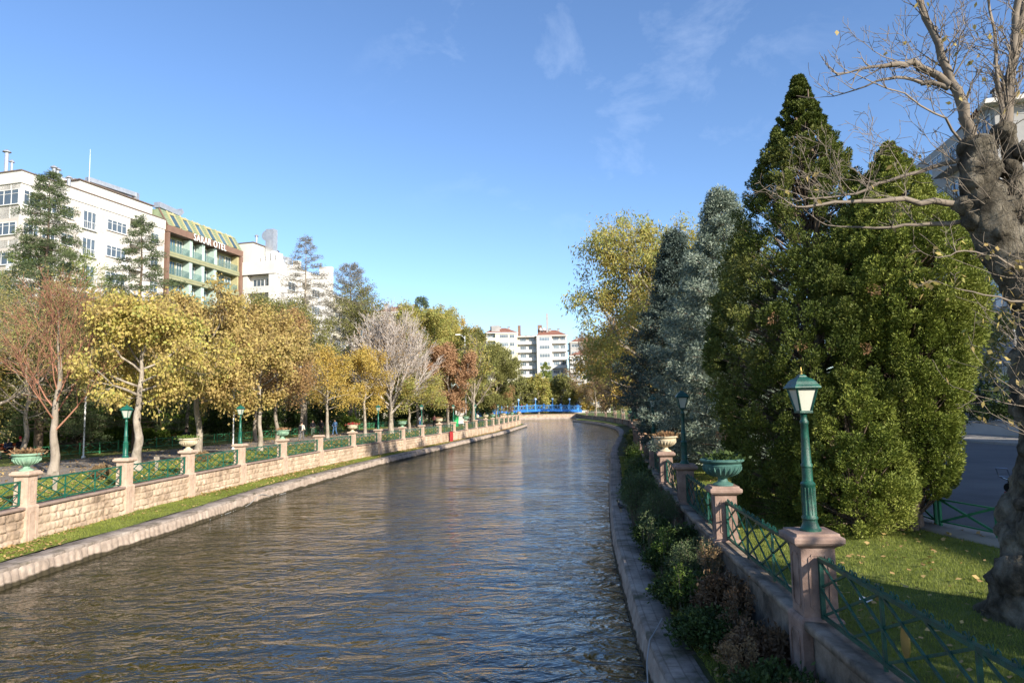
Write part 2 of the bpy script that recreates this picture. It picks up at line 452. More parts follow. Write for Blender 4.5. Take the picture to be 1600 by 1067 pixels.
# ---------------------------------------------------------------- setting: canal, banks, ground
LP = [(-14.75, 10.4), (-14.85, 15.8), (-14.98, 21.2), (-15.0, 26.6), (-14.76, 31.2), (-14.44, 36.3), (-13.93, 41.4), (-13.25, 46.8), (-12.35, 52.6), (-11.35, 57.6),
      (-10.25, 63.2), (-9.18, 68.6), (-8.08, 74.5), (-7.04, 80.5), (-6.03, 86.5), (-5.1, 92), (-4.0, 98.5), (-3.15, 104), (-2.42, 109.5), (-1.7, 115.5),
      (-1.02, 121.5), (-.31, 128), (.42, 135), (1.1, 142)]
LW = [(-14.6, -12), (-14.65, 5.0)] + LP + [(1.35, 146), (.9, 150), (-.8, 155), (-2.6, 163), (-3.8, 175), (-4.3, 190), (-4.5, 205), (-4.8, 227)]
RP = [(3.42, -1.4), (3.55, 3.8), (3.8, 9.0), (4.2, 14.0), (4.7, 19.1), (5.28, 24.1), (6.0, 29.6), (6.8, 35), (7.6, 40.5), (8.35, 46), (9.15, 51.5), (10.1, 57), (11.1, 63), (12.25, 69),
      (13.5, 75.5), (14.7, 82), (16.0, 89), (17.3, 97), (18.6, 106), (19.6, 116), (20.3, 127), (20.8, 140), (20.8, 155), (20.3, 170), (19.5, 183)]
RW = [(3.4, -12)] + RP + [(19.6, 195), (20.2, 210), (21, 227)]
LWA, RWA = np.array(LW), np.array(RW)
def wl(y): return float(np.interp(y, LWA[:, 1], LWA[:, 0]))
def wr(y): return float(np.interp(y, RWA[:, 1], RWA[:, 0]))
def resample(pts, ds, smooth=0):
    P = np.asarray(pts, float)
    s = np.concatenate([[0], np.cumsum(np.linalg.norm(np.diff(P, axis=0), axis=1))])
    n = max(2, int(s[-1] / ds))
    t = np.linspace(0, s[-1], n + 1)
    Q = np.stack([np.interp(t, s, P[:, 0]), np.interp(t, s, P[:, 1])], 1)
    for _ in range(smooth):
        Q[1:-1] = Q[:-2] * .25 + Q[1:-1] * .5 + Q[2:] * .25
    return Q

# water edge lines
lo_y = [-12, 10, 18, 21, 25, 29, 34, 40, 47, 54, 63, 73, 85, 100, 115, 130, 145, 160, 230]
lo_o = [2.0, 2.0, 2.05, 2.25, 2.7, 2.65, 2.35, 2.45, 2.35, 2.1, 1.85, 1.65, 1.45, 1.3, 1.25, 1.25, 1.4, 1.3, 1.3]
LK = []
for y in np.arange(-12, 143, 1.5):
    LK.append((wl(y) + float(np.interp(y, lo_y, lo_o)), y))
LK += [(2.8, 145.5), (2.6, 149.5), (.9, 155), (-1.2, 164), (-2.4, 176), (-2.8, 190), (-3.1, 205), (-3.3, 226)]
LK = resample(LK, .5, 14)
RK = [(1.95, -12), (1.98, 3), (2.05, 8), (2.1, 11), (2.25, 13), (2.48, 15.5), (2.95, 20.5), (3.5, 25), (4.1, 29.5), (4.85, 35), (5.75, 41), (6.6, 47), (7.4, 53), (8.5, 60), (9.75, 67), (11.2, 75),
      (12.7, 83), (14.3, 93), (15.9, 104), (17.2, 116), (17.9, 128), (18.1, 140), (17.7, 152), (16.9, 163), (15.9, 172), (15.35, 177.5), (15.6, 181), (17.0, 184.5), (18.3, 190), (18.8, 200), (19.6, 226)]
RK = resample(RK, .5, 8)
def kl(y): return float(np.interp(y, LK[:, 1], LK[:, 0]))
def kr(y): return float(np.interp(y, RK[:, 1], RK[:, 0]))

def sheet(name, xs, ys, zf, mat, kind='structure'):
    """xs(y)->(x0,x1) columns; grid sheet"""
    rows = []
    for y in ys:
        x0, x1, m = xs(y)
        rows.append([(x0 + (x1 - x0) * k / m, y) for k in range(m + 1)])
    A = np.array(rows)
    n, m = A.shape[:2]
    Z = zf(A[..., 0], A[..., 1])
    V = np.dstack([A, Z]).reshape(-1, 3)
    idx = np.arange(n * m).reshape(n, m)
    q = np.stack([idx[:-1, :-1], idx[:-1, 1:], idx[1:, 1:], idx[1:, :-1]], -1).reshape(-1, 4)
    o = link(name, arr_mesh(name, V, q, True, None, [mat]))
    tag(o, kind=kind)
    return o

# water -----------------------------------------------------------------
def water_mat():
    m, n, b = _new('canal_water')
    b.inputs['Roughness'].default_value = 0.04
    b.inputs['IOR'].default_value = 1.60
    b.inputs['Specular IOR Level'].default_value = 0.5
    tcn = n.nodes.new("ShaderNodeTexCoord")
    t0 = n.nodes.new("ShaderNodeTexNoise"); t0.inputs['Scale'].default_value = .12; t0.inputs['Detail'].default_value = 3
    n.links.new(tcn.outputs['Object'], t0.inputs[0])
    n.links.new(ramp(n, t0.outputs[0], [(.010, .0105, .002), (.019, .017, .004)]), b.inputs['Base Color'])
    def layer(sc, rot, s, det, dist):
        mp_ = n.nodes.new("ShaderNodeMapping")
        mp_.inputs['Scale'].default_value = sc
        mp_.inputs['Rotation'].default_value = (0, 0, rot)
        n.links.new(tcn.outputs['Object'], mp_.inputs[0])
        t = n.nodes.new("ShaderNodeTexNoise")
        t.inputs['Scale'].default_value = s; t.inputs['Detail'].default_value = det; t.inputs['Roughness'].default_value = .55
        t.inputs['Distortion'].default_value = dist
        n.links.new(mp_.outputs[0], t.inputs[0])
        return t.outputs[0]
    a = layer((.75, 1.3, 1), R(10), 1.7, 3, .9)
    c = layer((.9, 1.3, 1), R(-14), 4.0, 3, .6)
    d = layer((.5, 1.0, 1), R(5), .7, 2, .3)
    def mul(x, v):
        k = n.nodes.new("ShaderNodeMath"); k.operation = 'MULTIPLY'; k.inputs[1].default_value = v
        n.links.new(x, k.inputs[0]); return k.outputs[0]
    def addn(x, y):
        k = n.nodes.new("ShaderNodeMath"); k.operation = 'ADD'
        n.links.new(x, k.inputs[0]); n.links.new(y, k.inputs[1]); return k.outputs[0]
    pn = n.nodes.new("ShaderNodeTexNoise"); pn.inputs['Scale'].default_value = .16; pn.inputs['Detail'].default_value = 2
    n.links.new(tcn.outputs['Object'], pn.inputs[0])
    pk = n.nodes.new("ShaderNodeMapRange"); pk.inputs[1].default_value = .35; pk.inputs[2].default_value = .65; pk.inputs[3].default_value = .45; pk.inputs[4].default_value = 1.25
    n.links.new(pn.outputs[0], pk.inputs[0])
    pm_ = n.nodes.new("ShaderNodeMath"); pm_.operation = 'MULTIPLY'
    n.links.new(addn(mul(a, 1.0), mul(c, .24)), pm_.inputs[0]); n.links.new(pk.outputs[0], pm_.inputs[1])
    h = addn(pm_.outputs[0], mul(d, 1.3))
    bn = n.nodes.new("ShaderNodeBump")
    bn.inputs['Strength'].default_value = 1.0
    bn.inputs['Distance'].default_value = 0.09
    n.links.new(h, bn.inputs['Height'])
    n.links.new(bn.outputs[0], b.inputs['Normal'])
    return m
M['water'] = water_mat()
tag(link('water', arr_mesh('water', np.array([(-60, -40, 0), (60, -40, 0), (60, 235, 0), (-60, 235, 0)]), np.array([[0, 1, 2, 3]]), mats=[M['water']])), kind='structure')
tag(link('canal_bed', arr_mesh('canal_bed', np.array([(-60, -40, -1.4), (60, -40, -1.4), (60, 235, -1.4), (-60, 235, -1.4)]), np.array([[0, 1, 2, 3]]), mats=[M['soil']])), kind='structure')

# banks: one ground sheet behind each wall plus the far land up to the horizon
GZ = 1.5
V = []; Fq = []
def strip_ground(P, xo, s):
    b0 = len(V)
    for x, y in P:
        V.append((x, y, GZ)); V.append((xo, y, GZ))
    for i in range(len(P) - 1):
        a = b0 + 2 * i
        f = (a, a + 1, a + 3, a + 2)
        Fq.append(f if s > 0 else f[::-1])
strip_ground([(-14.6, -60)] + LW[:-1] + [(-4.8, 228)], -2500, -1)
strip_ground([(3.4, -60)] + RW[:-1] + [(21, 228)], 2500, 1)
b0 = len(V)
V += [(-2500, 228, GZ), (2500, 228, GZ), (2500, 4500, GZ), (-2500, 4500, GZ)]
Fq.append((b0, b0 + 1, b0 + 2, b0 + 3))
tag(link('ground', arr_mesh('ground', np.array(V), np.array(Fq), mats=[M['grass']])), kind='structure')

yy = list(np.arange(-12, 150, 2.0)) + [160, 175, 190, 210, 226]
def offL(y, a): return wl(y) - a
sheet('promenade', lambda y: (offL(y, 14.0), offL(y, 6.1 + .25 * math.sin(y * .15)), 6), yy, lambda x, y: GZ + .006 + 0 * x, M['path'])
# grassy ledges just above the water
def ledge_z(x, y): return .45 + .05 * fbm(x * 1.3, y * 1.3, 2.2) + .03
yl = np.arange(-12, 226, .5)
sheet('grass_ledge', lambda y: (wl(y) - .05, kl(y) - .62, 7), yl, ledge_z, M['grass'])
yr = np.arange(-12, 226, .5)
sheet('planted_ledge', lambda y: (kr(y) + .5, wr(y) + .05, 8), [y for y in yr], ledge_z, M['soil'])
sheet('far_grass_ledge', lambda y: (kr(y) + .5, wr(y) - .1, 8), np.arange(118, 186, 1.0), lambda x, y: ledge_z(x, y) + .10, M['grass'])

# street side: path, street, far pavement
SE = [(10.4, -40), (10.3, 0), (9.6, 7), (8.95, 12), (8.45, 14.8), (8.9, 19), (10.2, 26), (12.3, 36), (15.2, 47), (20.5, 65), (26, 82), (32, 100), (40, 130), (44, 160), (45, 226)]
SEA = np.array(SE)
def se(y): return float(np.interp(y, SEA[:, 1], SEA[:, 0]))
ys = list(np.arange(-40, 60, 2.0)) + list(np.arange(60, 227, 8.0))
sheet('street', lambda y: (se(y) + .9, 27.9 + max(0, (y - 47) * .55), 6), ys, lambda x, y: GZ + .010 + 0 * x, M['asphalt'])
V_, q_, uv_, s_ = sweep_arr(resample(SE, 1.5), 1, [(0, GZ - .05), (.0, GZ + .045), (.9, GZ + .05), (.93, GZ + .03), (.94, GZ - .02)])
tag(link('path', arr_mesh('path', V_, q_[:, ::-1], False, uv_, [M['concrete']])), kind='structure')
FP = [(28.0, -40), (28.0, 47), (46, 80), (80, 142)]
V_, q_, uv_, s_ = sweep_arr(resample(FP, 3), 1, [(0, GZ - .05), (0, GZ + .13), (.15, GZ + .135), (5.0, GZ + .14)])
tag(link('pavement', arr_mesh('pavement', V_, q_[:, ::-1], False, uv_, [M['concrete']])), kind='structure')

# ---------------------------------------------------------------- kerbs
def kerb(name, P, side, label, joints, amp):
    root = empty(name, (0, 0, 0), 0, label, 'kerb')
    # top slabs
    Pt = resample(P, .25)
    V_, q_, uv_, s_ = sweep_arr(Pt, side, [(.035, .36), (.035, .455), (.015, .475), (-.58, .48), (-.60, .46), (-.60, .30)])
    n = len(s_); m = len(V_) // n
    A = V_.reshape(n, m, 3)
    A[..., 2] += .012 * fbm(A[..., 0] * 1.8, A[..., 1] * 1.8)
    j = (np.abs(((s_ / joints) % 1) - .5) > .47)
    A[j, 1:4, 2] -= .015
    link('kerb_top', arr_mesh('kerb_top', A.reshape(-1, 3), q_[:, ::-1], False, uv_, [M['kerb_top']]), root)
    # face of upright stones, rough and rounded
    w = .27
    segs = []
    for a, b, ds in ((0, 45, .055), (45, 100, .11), (100, 400, .3)):
        Pf = resample(P, ds)
        sl = np.concatenate([[0], np.cumsum(np.linalg.norm(np.diff(Pf, axis=0), axis=1))])
        msk = (sl >= a - ds) & (sl <= b + ds)
        Pf = Pf[msk]; sl = sl[msk]
        if len(Pf) < 3: continue
        hs_ = np.linspace(.42, -.25, 8)
        u = (sl / w) % 1
        pil = 1 - np.abs(2 * u - 1) ** 4
        k = np.floor(sl / w)
        prof = np.zeros((len(Pf), 8, 2))
        for i, h in enumerate(hs_):
            rn = fbm(sl * 9, h * 9 + 0 * sl, 1.3) * .9 + vnoise(k * 3.1, k * 0 + .5, 4.1) * .5
            prof[:, i, 0] = .03 + .05 * amp * pil + .045 * amp * rn + (.42 - h) * .16 + .06 * max(0, .12 - h)
            prof[:, i, 1] = h
        prof[:, 0, 0] = .015
        V2, q2, uv2, s2 = sweep_arr(Pf, side, prof)
        segs.append((V2, q2))
    VV = []; QQ = []; b = 0
    for v, q in segs:
        VV.append(v); QQ.append(q + b); b += len(v)
    link('kerb_face', arr_mesh('kerb_face', np.concatenate(VV), np.concatenate(QQ)[:, ::-1], True, None, [M['kerb_wet']]), root)
    return root

def slabmat():
    m = pmat('kerb_slabs', [(.09, .085, .05), (.22, .18, .145), (.33, .275, .23), (.42, .36, .30)], 1.5, .92, .7, 34, contrast=1.3, detail=9)
    n = m.node_tree; b = n.nodes['Principled BSDF']
    src = b.inputs['Base Color'].links[0].from_socket
    tcn = n.nodes.new("ShaderNodeTexCoord")
    k = n.nodes.new("ShaderNodeTexBrick"); k.inputs['Scale'].default_value = 1.0; k.inputs['Brick Width'].default_value = .42; k.inputs['Row Height'].default_value = .19
    k.inputs['Mortar Size'].default_value = .012; k.inputs['Color1'].default_value = (1, 1, 1, 1); k.inputs['Color2'].default_value = (.55, .55, .55, 1); k.inputs['Mortar'].default_value = (.22, .2, .17, 1)
    n.links.new(tcn.outputs['UV'], k.inputs[0])
    mm = n.nodes.new("ShaderNodeMixRGB"); mm.blend_type = 'MULTIPLY'; mm.inputs[0].default_value = .45
    n.links.new(src, mm.inputs[1]); n.links.new(k.outputs[0], mm.inputs[2]); n.links.new(mm.outputs[0], b.inputs['Base Color'])
    return m
M['kerb_top'] = slabmat()
def wetmat():
    # stone, dark and slimy up to the water line
    m = pmat('kerb_stone_at_water', [(.20, .16, .125), (.34, .27, .215), (.45, .38, .31)], 2.2, .85, .6, 26)
    n = m.node_tree; b = n.nodes['Principled BSDF']
    src = b.inputs['Base Color'].links[0].from_socket
    tcn = n.nodes.new("ShaderNodeTexCoord"); sp = n.nodes.new("ShaderNodeSeparateXYZ")
    n.links.new(tcn.outputs['Object'], sp.inputs[0])
    t = n.nodes.new("ShaderNodeTexNoise"); t.inputs['Scale'].default_value = 1.7; t.inputs['Detail'].default_value = 5
    n.links.new(tcn.outputs['Object'], t.inputs[0])
    ad = n.nodes.new("ShaderNodeMath"); ad.operation = 'MULTIPLY_ADD'; ad.inputs[1].default_value = .22
    n.links.new(t.outputs[0], ad.inputs[0]); n.links.new(sp.outputs[2], ad.inputs[2])
    k = n.nodes.new("ShaderNodeMapRange"); k.inputs[1].default_value = .20; k.inputs[2].default_value = .25
    n.links.new(ad.outputs[0], k.inputs[0])
    mx_ = n.nodes.new("ShaderNodeMixRGB"); mx_.inputs[1].default_value = (.045, .036, .02, 1)
    n.links.new(k.outputs[0], mx_.inputs[0]); n.links.new(src, mx_.inputs[2])
    n.links.new(mx_.outputs[0], b.inputs['Base Color'])
    return m
M['kerb_wet'] = wetmat()
kerb('canal_kerb', LK, 1, 'sunlit rough stone kerb along the water below the left block wall', .9, 1.0)
kerb('canal_kerb', RK, -1, 'shaded stone slab kerb along the water below the planted ledge on the right', .55, .45)

# ---------------------------------------------------------------- walls
def block_face(root, P, side, z0, z1, relief, mat, ranges, rows=4, bw=.36):
    VV = []; QQ = []; b = 0
    P = np.asarray(P, float)
    for a, e, ds, nz_ in ranges:
        Pf = resample(P, ds)
        sl = np.concatenate([[0], np.cumsum(np.linalg.norm(np.diff(Pf, axis=0), axis=1))])
        msk = (sl >= a - ds) & (sl <= e + ds)
        Pf = Pf[msk]; sl = sl[msk]
        if len(Pf) < 3: continue
        zs = np.linspace(z0, z1, nz_)
        prof = np.zeros((len(Pf), nz_, 2))
        for i, z in enumerate(zs):
            v = (z - z0) / (z1 - z0) * rows
            r = min(int(v), rows - 1); fv = v - r
            u = sl / bw + .5 * (r % 2) + .13 * r + .34 * np.sin(sl * 1.7 / bw * .36 + r * 2.1)
            k = np.floor(u); fu = u - k
            pil = (1 - np.abs(2 * fu - 1) ** 9) * (1 - abs(2 * fv - 1) ** 7)
            rn = fbm(sl * 9, z * 9 + 0 * sl, 3.3 + r) * 1.3 + vnoise(k * 2.7, k * 0 + r * 5.1, 1.7) * .5
            tilt = (fu - .5) * vnoise(k * 1.3, k * 0 + r * 3.1, 9.7) + (fv - .5) * vnoise(k * 1.9, k * 0 + r * 4.1, 5.7)
            prof[:, i, 0] = .13 + pil * relief * (1 + .8 * rn + 2.0 * tilt)
            prof[:, i, 1] = z
        V2, q2, uv2, s2 = sweep_arr(Pf, side, prof)
        VV.append(V2); QQ.append(q2 + b); b += len(V2)
    return link('block_facing', arr_mesh('block_facing', np.concatenate(VV), np.concatenate(QQ), True, None, [mat]), root)

wall_l = empty('embankment_wall', (0, 0, 0), 0, 'long sunlit wall of rough pink stone blocks and pillars along the left bank', 'canal wall')
block_face(wall_l, LW, 1, .36, 1.42, .055, M['stone'], ((0, 18, .2, 9), (18, 62, .045, 33), (62, 105, .09, 17), (105, 260, .2, 9)))
sweep('coping', resample(LW, 1.0), 1, [(-.16, 1.36), (-.18, 1.52), (.20, 1.52), (.215, 1.50), (.215, 1.435), (.12, 1.42)], M['coping'], wall_l)
wall_r = empty('embankment_wall', (0, 0, 0), 0, 'long shaded stained stone wall with pillars behind the shrubs on the right bank', 'canal wall')
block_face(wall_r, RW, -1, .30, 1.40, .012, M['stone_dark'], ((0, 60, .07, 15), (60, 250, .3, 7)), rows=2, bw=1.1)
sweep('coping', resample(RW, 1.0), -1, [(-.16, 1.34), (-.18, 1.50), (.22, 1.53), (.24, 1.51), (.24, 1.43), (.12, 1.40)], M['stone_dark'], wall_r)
FW = [(-60, 226.5), (-5, 227.5), (8, 227.8), (22, 227.2), (60, 226.5)]
fw_ = empty('canal_end_wall', (0, 0, 0), 0, 'pale stone wall closing the canal behind the blue footbridge', 'canal wall')
block_face(fw_, FW, 1, .2, 1.42, .03, M['stone'], ((0, 130, .4, 7),))
sweep('coping', resample(FW, 2), 1, [(-.3, 1.36), (-.3, 1.54), (.3, 1.54), (.3, 1.42)], M['coping'], fw_)
sweep('footing', resample(FW, 2), 1, [(.1, .45), (1.4, .42), (1.45, -.2)], M['kerb'], fw_)

# pillar prototype meshes -----------------------------------------------
def oct_panel(mb, w, z0, z1, y, c, t, depth):
    # raised frame with clipped corners on the face y (frame lies in xz)
    pts = [(-w, z0 + c), (-w, z1 - c), (-w + c, z1 - c), (-w + c, z1), (w - c, z1), (w - c, z1 - c), (w, z1 - c), (w, z0 + c), (w - c, z0 + c), (w - c, z0), (-w + c, z0), (-w + c, z0 + c)]
    for i in range(len(pts)):
        a, b = pts[i], pts[(i + 1) % len(pts)]
        mb.beam((a[0], y, a[1]), (b[0], y, b[1]), depth, t)
def rot4(mb, fn):
    for k in range(4):
        m2 = MB(); fn(m2)
        cs, sn = math.cos(k * math.pi / 2), math.sin(k * math.pi / 2)
        mb.add([(x * cs - y * sn, x * sn + y * cs, z) for x, y, z in m2.v], m2.f)
pm = MB()
pm.box((0, 0, .87), (.52, .52, 1.24)); pm.box((0, 0, 1.99), (.42, .42, .90))
pm.lathe([(.375, 0), (.375, .04), (.36, .075), (.315, .10)], 4, (0, 0, 1.46))
PILLAR = pm.mesh('pillar_shaft')
pm = MB()
def capf(mb): mb.lathe([(.30, 0), (.33, .02), (.40, .045), (.435, .075), (.44, .12), (.43, .14), (.38, .155), (.37, .185)], 4, (0, 0, 2.40))
capf(pm); PCAP = pm.mesh('pillar_cap')
pm = MB()
rot4(pm, lambda m2: (oct_panel(m2, .12, 1.66, 2.32, -.213, .035, .022, .016), oct_panel(m2, .15, .42, 1.36, -.263, .04, .022, .014)))
PPAN = pm.mesh('pillar_panel')
meshes = {}
def mcopy(me, mat):
    k = (me.name, mat.name)
    if k not in meshes:
        c = me.copy(); c.materials.clear(); c.materials.append(mat); meshes[k] = c
    return meshes[k]
def tangent(P, i):
    a = P[max(0, i - 1)]; b = P[min(len(P) - 1, i + 1)]
    return math.atan2(b[1] - a[1], b[0] - a[0])
def pillar(root, x, y, rz, shaft, capm):
    p = link('pillar', mcopy(PILLAR, shaft), root); p.location = (x, y, 0); p.rotation_euler = (0, 0, rz)
    c = link('pillar_cap', mcopy(PCAP, capm), p)
    q = link('pillar_panel', mcopy(PPAN, capm), p)
    return p
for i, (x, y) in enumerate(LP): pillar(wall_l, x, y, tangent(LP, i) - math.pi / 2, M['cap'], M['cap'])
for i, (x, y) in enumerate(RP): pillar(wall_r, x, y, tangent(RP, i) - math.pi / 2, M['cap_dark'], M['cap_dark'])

# ---------------------------------------------------------------- railings
def railing(a, b, label, mat, group, crest=False, medallion=False, fine=True):
    ax, ay = a; bx, by = b
    d = math.hypot(bx - ax, by - ay); rz = math.atan2(by - ay, bx - ax)
    L0, L1 = .24, d - .24
    root = empty('railing', (ax, ay, 1.52), rz, label, 'railing', group)
    zb, zt = .07, .76
    m = MB()
    m.box(((L0 + L1) / 2, 0, zt), (L1 - L0, .055, .045)); m.box(((L0 + L1) / 2, 0, zb), (L1 - L0, .045, .04))
    for x in (L0 + .025, L1 - .025): m.box((x, 0, (zb + zt) / 2 - .02), (.05, .05, zt - zb + .02))
    m.build('rail_frame', mat, root)
    nb = 3
    for k in range(1, nb):
        m = MB()
        x = L0 + (L1 - L0) * k / nb
        m.box((x, 0, (zb + zt) / 2 - .03), (.035, .035, zt - zb + .1))
        m.build('upright', mat, root)
    m = MB(); run = (L1 - L0) / 3; step = run / 2
    x = L0 - run
    while x < L1 + 1e-3:
        for s in (1, -1):
            p, q = (x, zb), (x + run, zt)
            t0 = max(0, (L0 - x) / run); t1 = min(1, (L1 - x) / run)
            if t1 - t0 > .04:
                za, zc = (zb + (zt - zb) * t0, zb + (zt - zb) * t1)
                if s < 0: za, zc = zb + zt - za, zb + zt - zc
                m.beam((x + run * t0, .012 * s, za), (x + run * t1, .012 * s, zc), .02, .028)
        x += step
    m.build('lattice', mat, root)
    if crest:
        m = MB(); x = L0 + .18
        while x < L1 - .1:
            for s in (-1, 1):
                m.tube([(x + s * .02, 0, zt + .02), (x + s * .03, 0, zt + .05), (x + s * .055, 0, zt + .072), (x + s * .082, 0, zt + .06), (x + s * .085, 0, zt + .035)], .008, 5)
            m.tube([(x, 0, zt + .02), (x, 0, zt + .095)], [.009, .003], 5)
            x += .30
        m.build('scroll_crest', mat, root)
    if medallion:
        x = L0 + (L1 - L0) * medallion
        m = MB()
        m.lathe([(.001, .014), (.06, .012), (.085, .008), (.09, .016), (.10, .016), (.105, 0)], 20)
        vs = [(px * .8 + x, -.05 - pz, pw) for px, pw, pz in [(v[0], v[1] * 1.45 + .38, v[2]) for v in m.v]]
        m2 = MB(); m2.v = vs; m2.f = m.f
        m2.build('medallion', M['gold'], root)
    return root

ORD = ['first', 'second', 'third', 'fourth', 'fifth', 'sixth', 'seventh', 'eighth', 'ninth', 'tenth', 'eleventh', 'twelfth', 'thirteenth', 'fourteenth', 'fifteenth', 'sixteenth', 'seventeenth', 'eighteenth',
       'nineteenth', 'twentieth', 'twenty-first', 'twenty-second', 'twenty-third', 'twenty-fourth', 'twenty-fifth', 'twenty-sixth']
for i in range(1, len(LP) - 1):
    lab = ('green lattice railing on the left wall, cut by the left photo edge' if i == 1 else
           'green lattice railing on the left bank wall, %s section counted from the photo edge' % ORD[i - 1])
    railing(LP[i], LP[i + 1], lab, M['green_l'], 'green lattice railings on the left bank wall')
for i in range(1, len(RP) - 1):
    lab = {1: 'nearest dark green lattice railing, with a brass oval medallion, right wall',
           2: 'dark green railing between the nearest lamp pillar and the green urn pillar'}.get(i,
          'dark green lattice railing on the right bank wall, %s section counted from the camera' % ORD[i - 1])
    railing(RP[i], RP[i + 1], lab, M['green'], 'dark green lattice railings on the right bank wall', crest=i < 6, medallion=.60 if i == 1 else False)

# ---------------------------------------------------------------- street lamps
def lamp_parts():
    prof = [(.15, 0), (.15, .025), (.125, .05), (.11, .09), (.105, .10), (.103, .14), (.115, .15), (.115, .17), (.098, .19), (.094, .56), (.105, .575), (.105, .595), (.075, .625), (.072, .80),
            (.083, .81), (.083, .84), (.068, .86), (.052, 1.35), (.062, 1.365), (.062, 1.395), (.045, 1.42), (.045, 1.47), (.06, 1.49), (.05, 1.51)]
    prof = [(r_ * .88, z_) for r_, z_ in prof]
    p = MB(); p.lathe(prof, 14)
    for k in range(14):
        a = 2 * math.pi * k / 14
        p.tube([(.084 * math.cos(a), .084 * math.sin(a), .2), (.083 * math.cos(a), .083 * math.sin(a), .55)], .007, 4)
    post = p.mesh('post', smooth=True)
    f = MB()
    b0, b1, z0, z1 = .07, .135, 1.53, 1.82
    f.box((0, 0, z0 - .01), (b0 * 2 + .03, b0 * 2 + .03, .03)); 
    for a, b in ((-1, -1), (1, -1), (1, 1), (-1, 1)): f.beam((a * b0, b * b0, z0), (a * b1, b * b1, z1), .022)
    for k in range(4):
        c = [(-1, -1), (1, -1), (1, 1), (-1, 1)]; p0, p1 = c[k], c[(k + 1) % 4]
        f.beam((p0[0] * b1, p0[1] * b1, z1), (p1[0] * b1, p1[1] * b1, z1), .024)
    frame = f.mesh('lantern_frame')
    g = MB(); g.lathe([((b0 - .004) * 1.414, 0), ((b1 - .006) * 1.414, z1 - z0)], 4, (0, 0, z0)); glass = g.mesh('lantern_glass')
    r = MB(); r.lathe([(.235, 0), (.25, .012), (.24, .03), (.215, .05), (.18, .095), (.14, .125), (.085, .145), (.07, .155), (.065, .17), (.03, .19)], 4, (0, 0, z1)); roof = r.mesh('lantern_roof')
    n = MB(); n.lathe([(.028, 0), (.012, .02), (.022, .04), (.008, .055), (.004, .10)], 6, (0, 0, z1 + .185)); fin = n.mesh('finial')
    h = MB(); h.box((.135, 0, .36), (.012, .055, .24)); h.box((.115, 0, .26), (.05, .02, .012)); h.box((.115, 0, .46), (.05, .02, .012)); han = h.mesh('bracket')
    return post, frame, glass, roof, fin, han
LPM = lamp_parts()
def lamp(x, y, z, rz, mat, label, group, near=False):
    root = empty('street_lamp', (x, y, z), rz, label, 'street lamp', group)
    link('post', mcopy(LPM[0], mat), root); link('lantern_frame', mcopy(LPM[1], mat), root)
    link('lantern_glass', mcopy(LPM[2], M['lampglass']), root)
    r = link('lantern_roof', mcopy(LPM[3], mat), root); link('finial', mcopy(LPM[4], M['gold'] if near else mat), r)
    if near: link('bracket', mcopy(LPM[5], M['gold']), root)
    return root

# urns --------------------------------------------------------------------
um = MB()
um.lathe([(.20, 0), (.20, .03), (.17, .045), (.105, .08), (.085, .13), (.10, .155), (.16, .175), (.29, .25), (.36, .33), (.375, .38), (.385, .41), (.36, .43), (.385, .455), (.43, .485), (.435, .515), (.41, .53), (.37, .53), (.35, .50), (.33, .46), (.0, .44)], 28, cap=False)
URN = um.mesh('urn_bowl', smooth=True)
um = MB()
for k in range(22):
    a = 2 * math.pi * k / 22
    um.tube([((r + .006) * math.cos(a), (r + .006) * math.sin(a), z) for r, z in ((.17, .185), (.29, .25), (.355, .325), (.372, .375))], [.012, .022, .024, .01], 5)
URNF = um.mesh('fluting', smooth=True)

def quads_leaves(C, A, Ln, W, rn, fold=.12):
    """rhombic leaf faces: base points C (n,3), axes A, lengths Ln, widths W"""
    n = len(C)
    A = A / (np.linalg.norm(A, axis=1)[:, None] + 1e-9)
    r = rn.normal(size=(n, 3))
    S = np.cross(A, r); S /= (np.linalg.norm(S, axis=1)[:, None] + 1e-9)
    Nn = np.cross(A, S)
    Ln = np.broadcast_to(Ln, (n,))[:, None]; W = np.broadcast_to(W, (n,))[:, None]
    V = np.empty((n, 4, 3))
    V[:, 0] = C
    V[:, 1] = C + A * Ln * .45 + S * W * .5 + Nn * W * fold
    V[:, 2] = C + A * Ln
    V[:, 3] = C + A * Ln * .45 - S * W * .5 + Nn * W * fold
    return V.reshape(-1, 3), np.arange(n * 4).reshape(n, 4)
def urn_plants(kind, seed):
    rn = np.random.default_rng(seed)
    n = 260
    C = np.stack([rn.normal(0, .17, n), rn.normal(0, .17, n), .45 + rn.random(n) * .17], 1)
    A = C * np.array([2.2, 2.2, 0]) + rn.normal(0, .35, (n, 3)) + np.array([0, 0, .5])
    V, q = quads_leaves(C, A, .06 + rn.random(n) * .10, .035 + rn.random(n) * .03, rn)
    return arr_mesh('plants', V, q, mats=[M[kind]])
PLM = {k: urn_plants(k, i + 3) for i, k in enumerate(['lf_brown', 'lf_green', 'lf_rust', 'fl_red', 'lf_dark'])}
def urn(x, y, mat, plants, label, group, z=2.585):
    root = empty('flower_urn', (x, y, z), random.random() * 6, label, 'flower urn', group)
    b = link('urn_bowl', mcopy(URN, mat), root); link('fluting', mcopy(URNF, mat), b)
    for p in plants: link('plants', PLM[p], root)
    return root

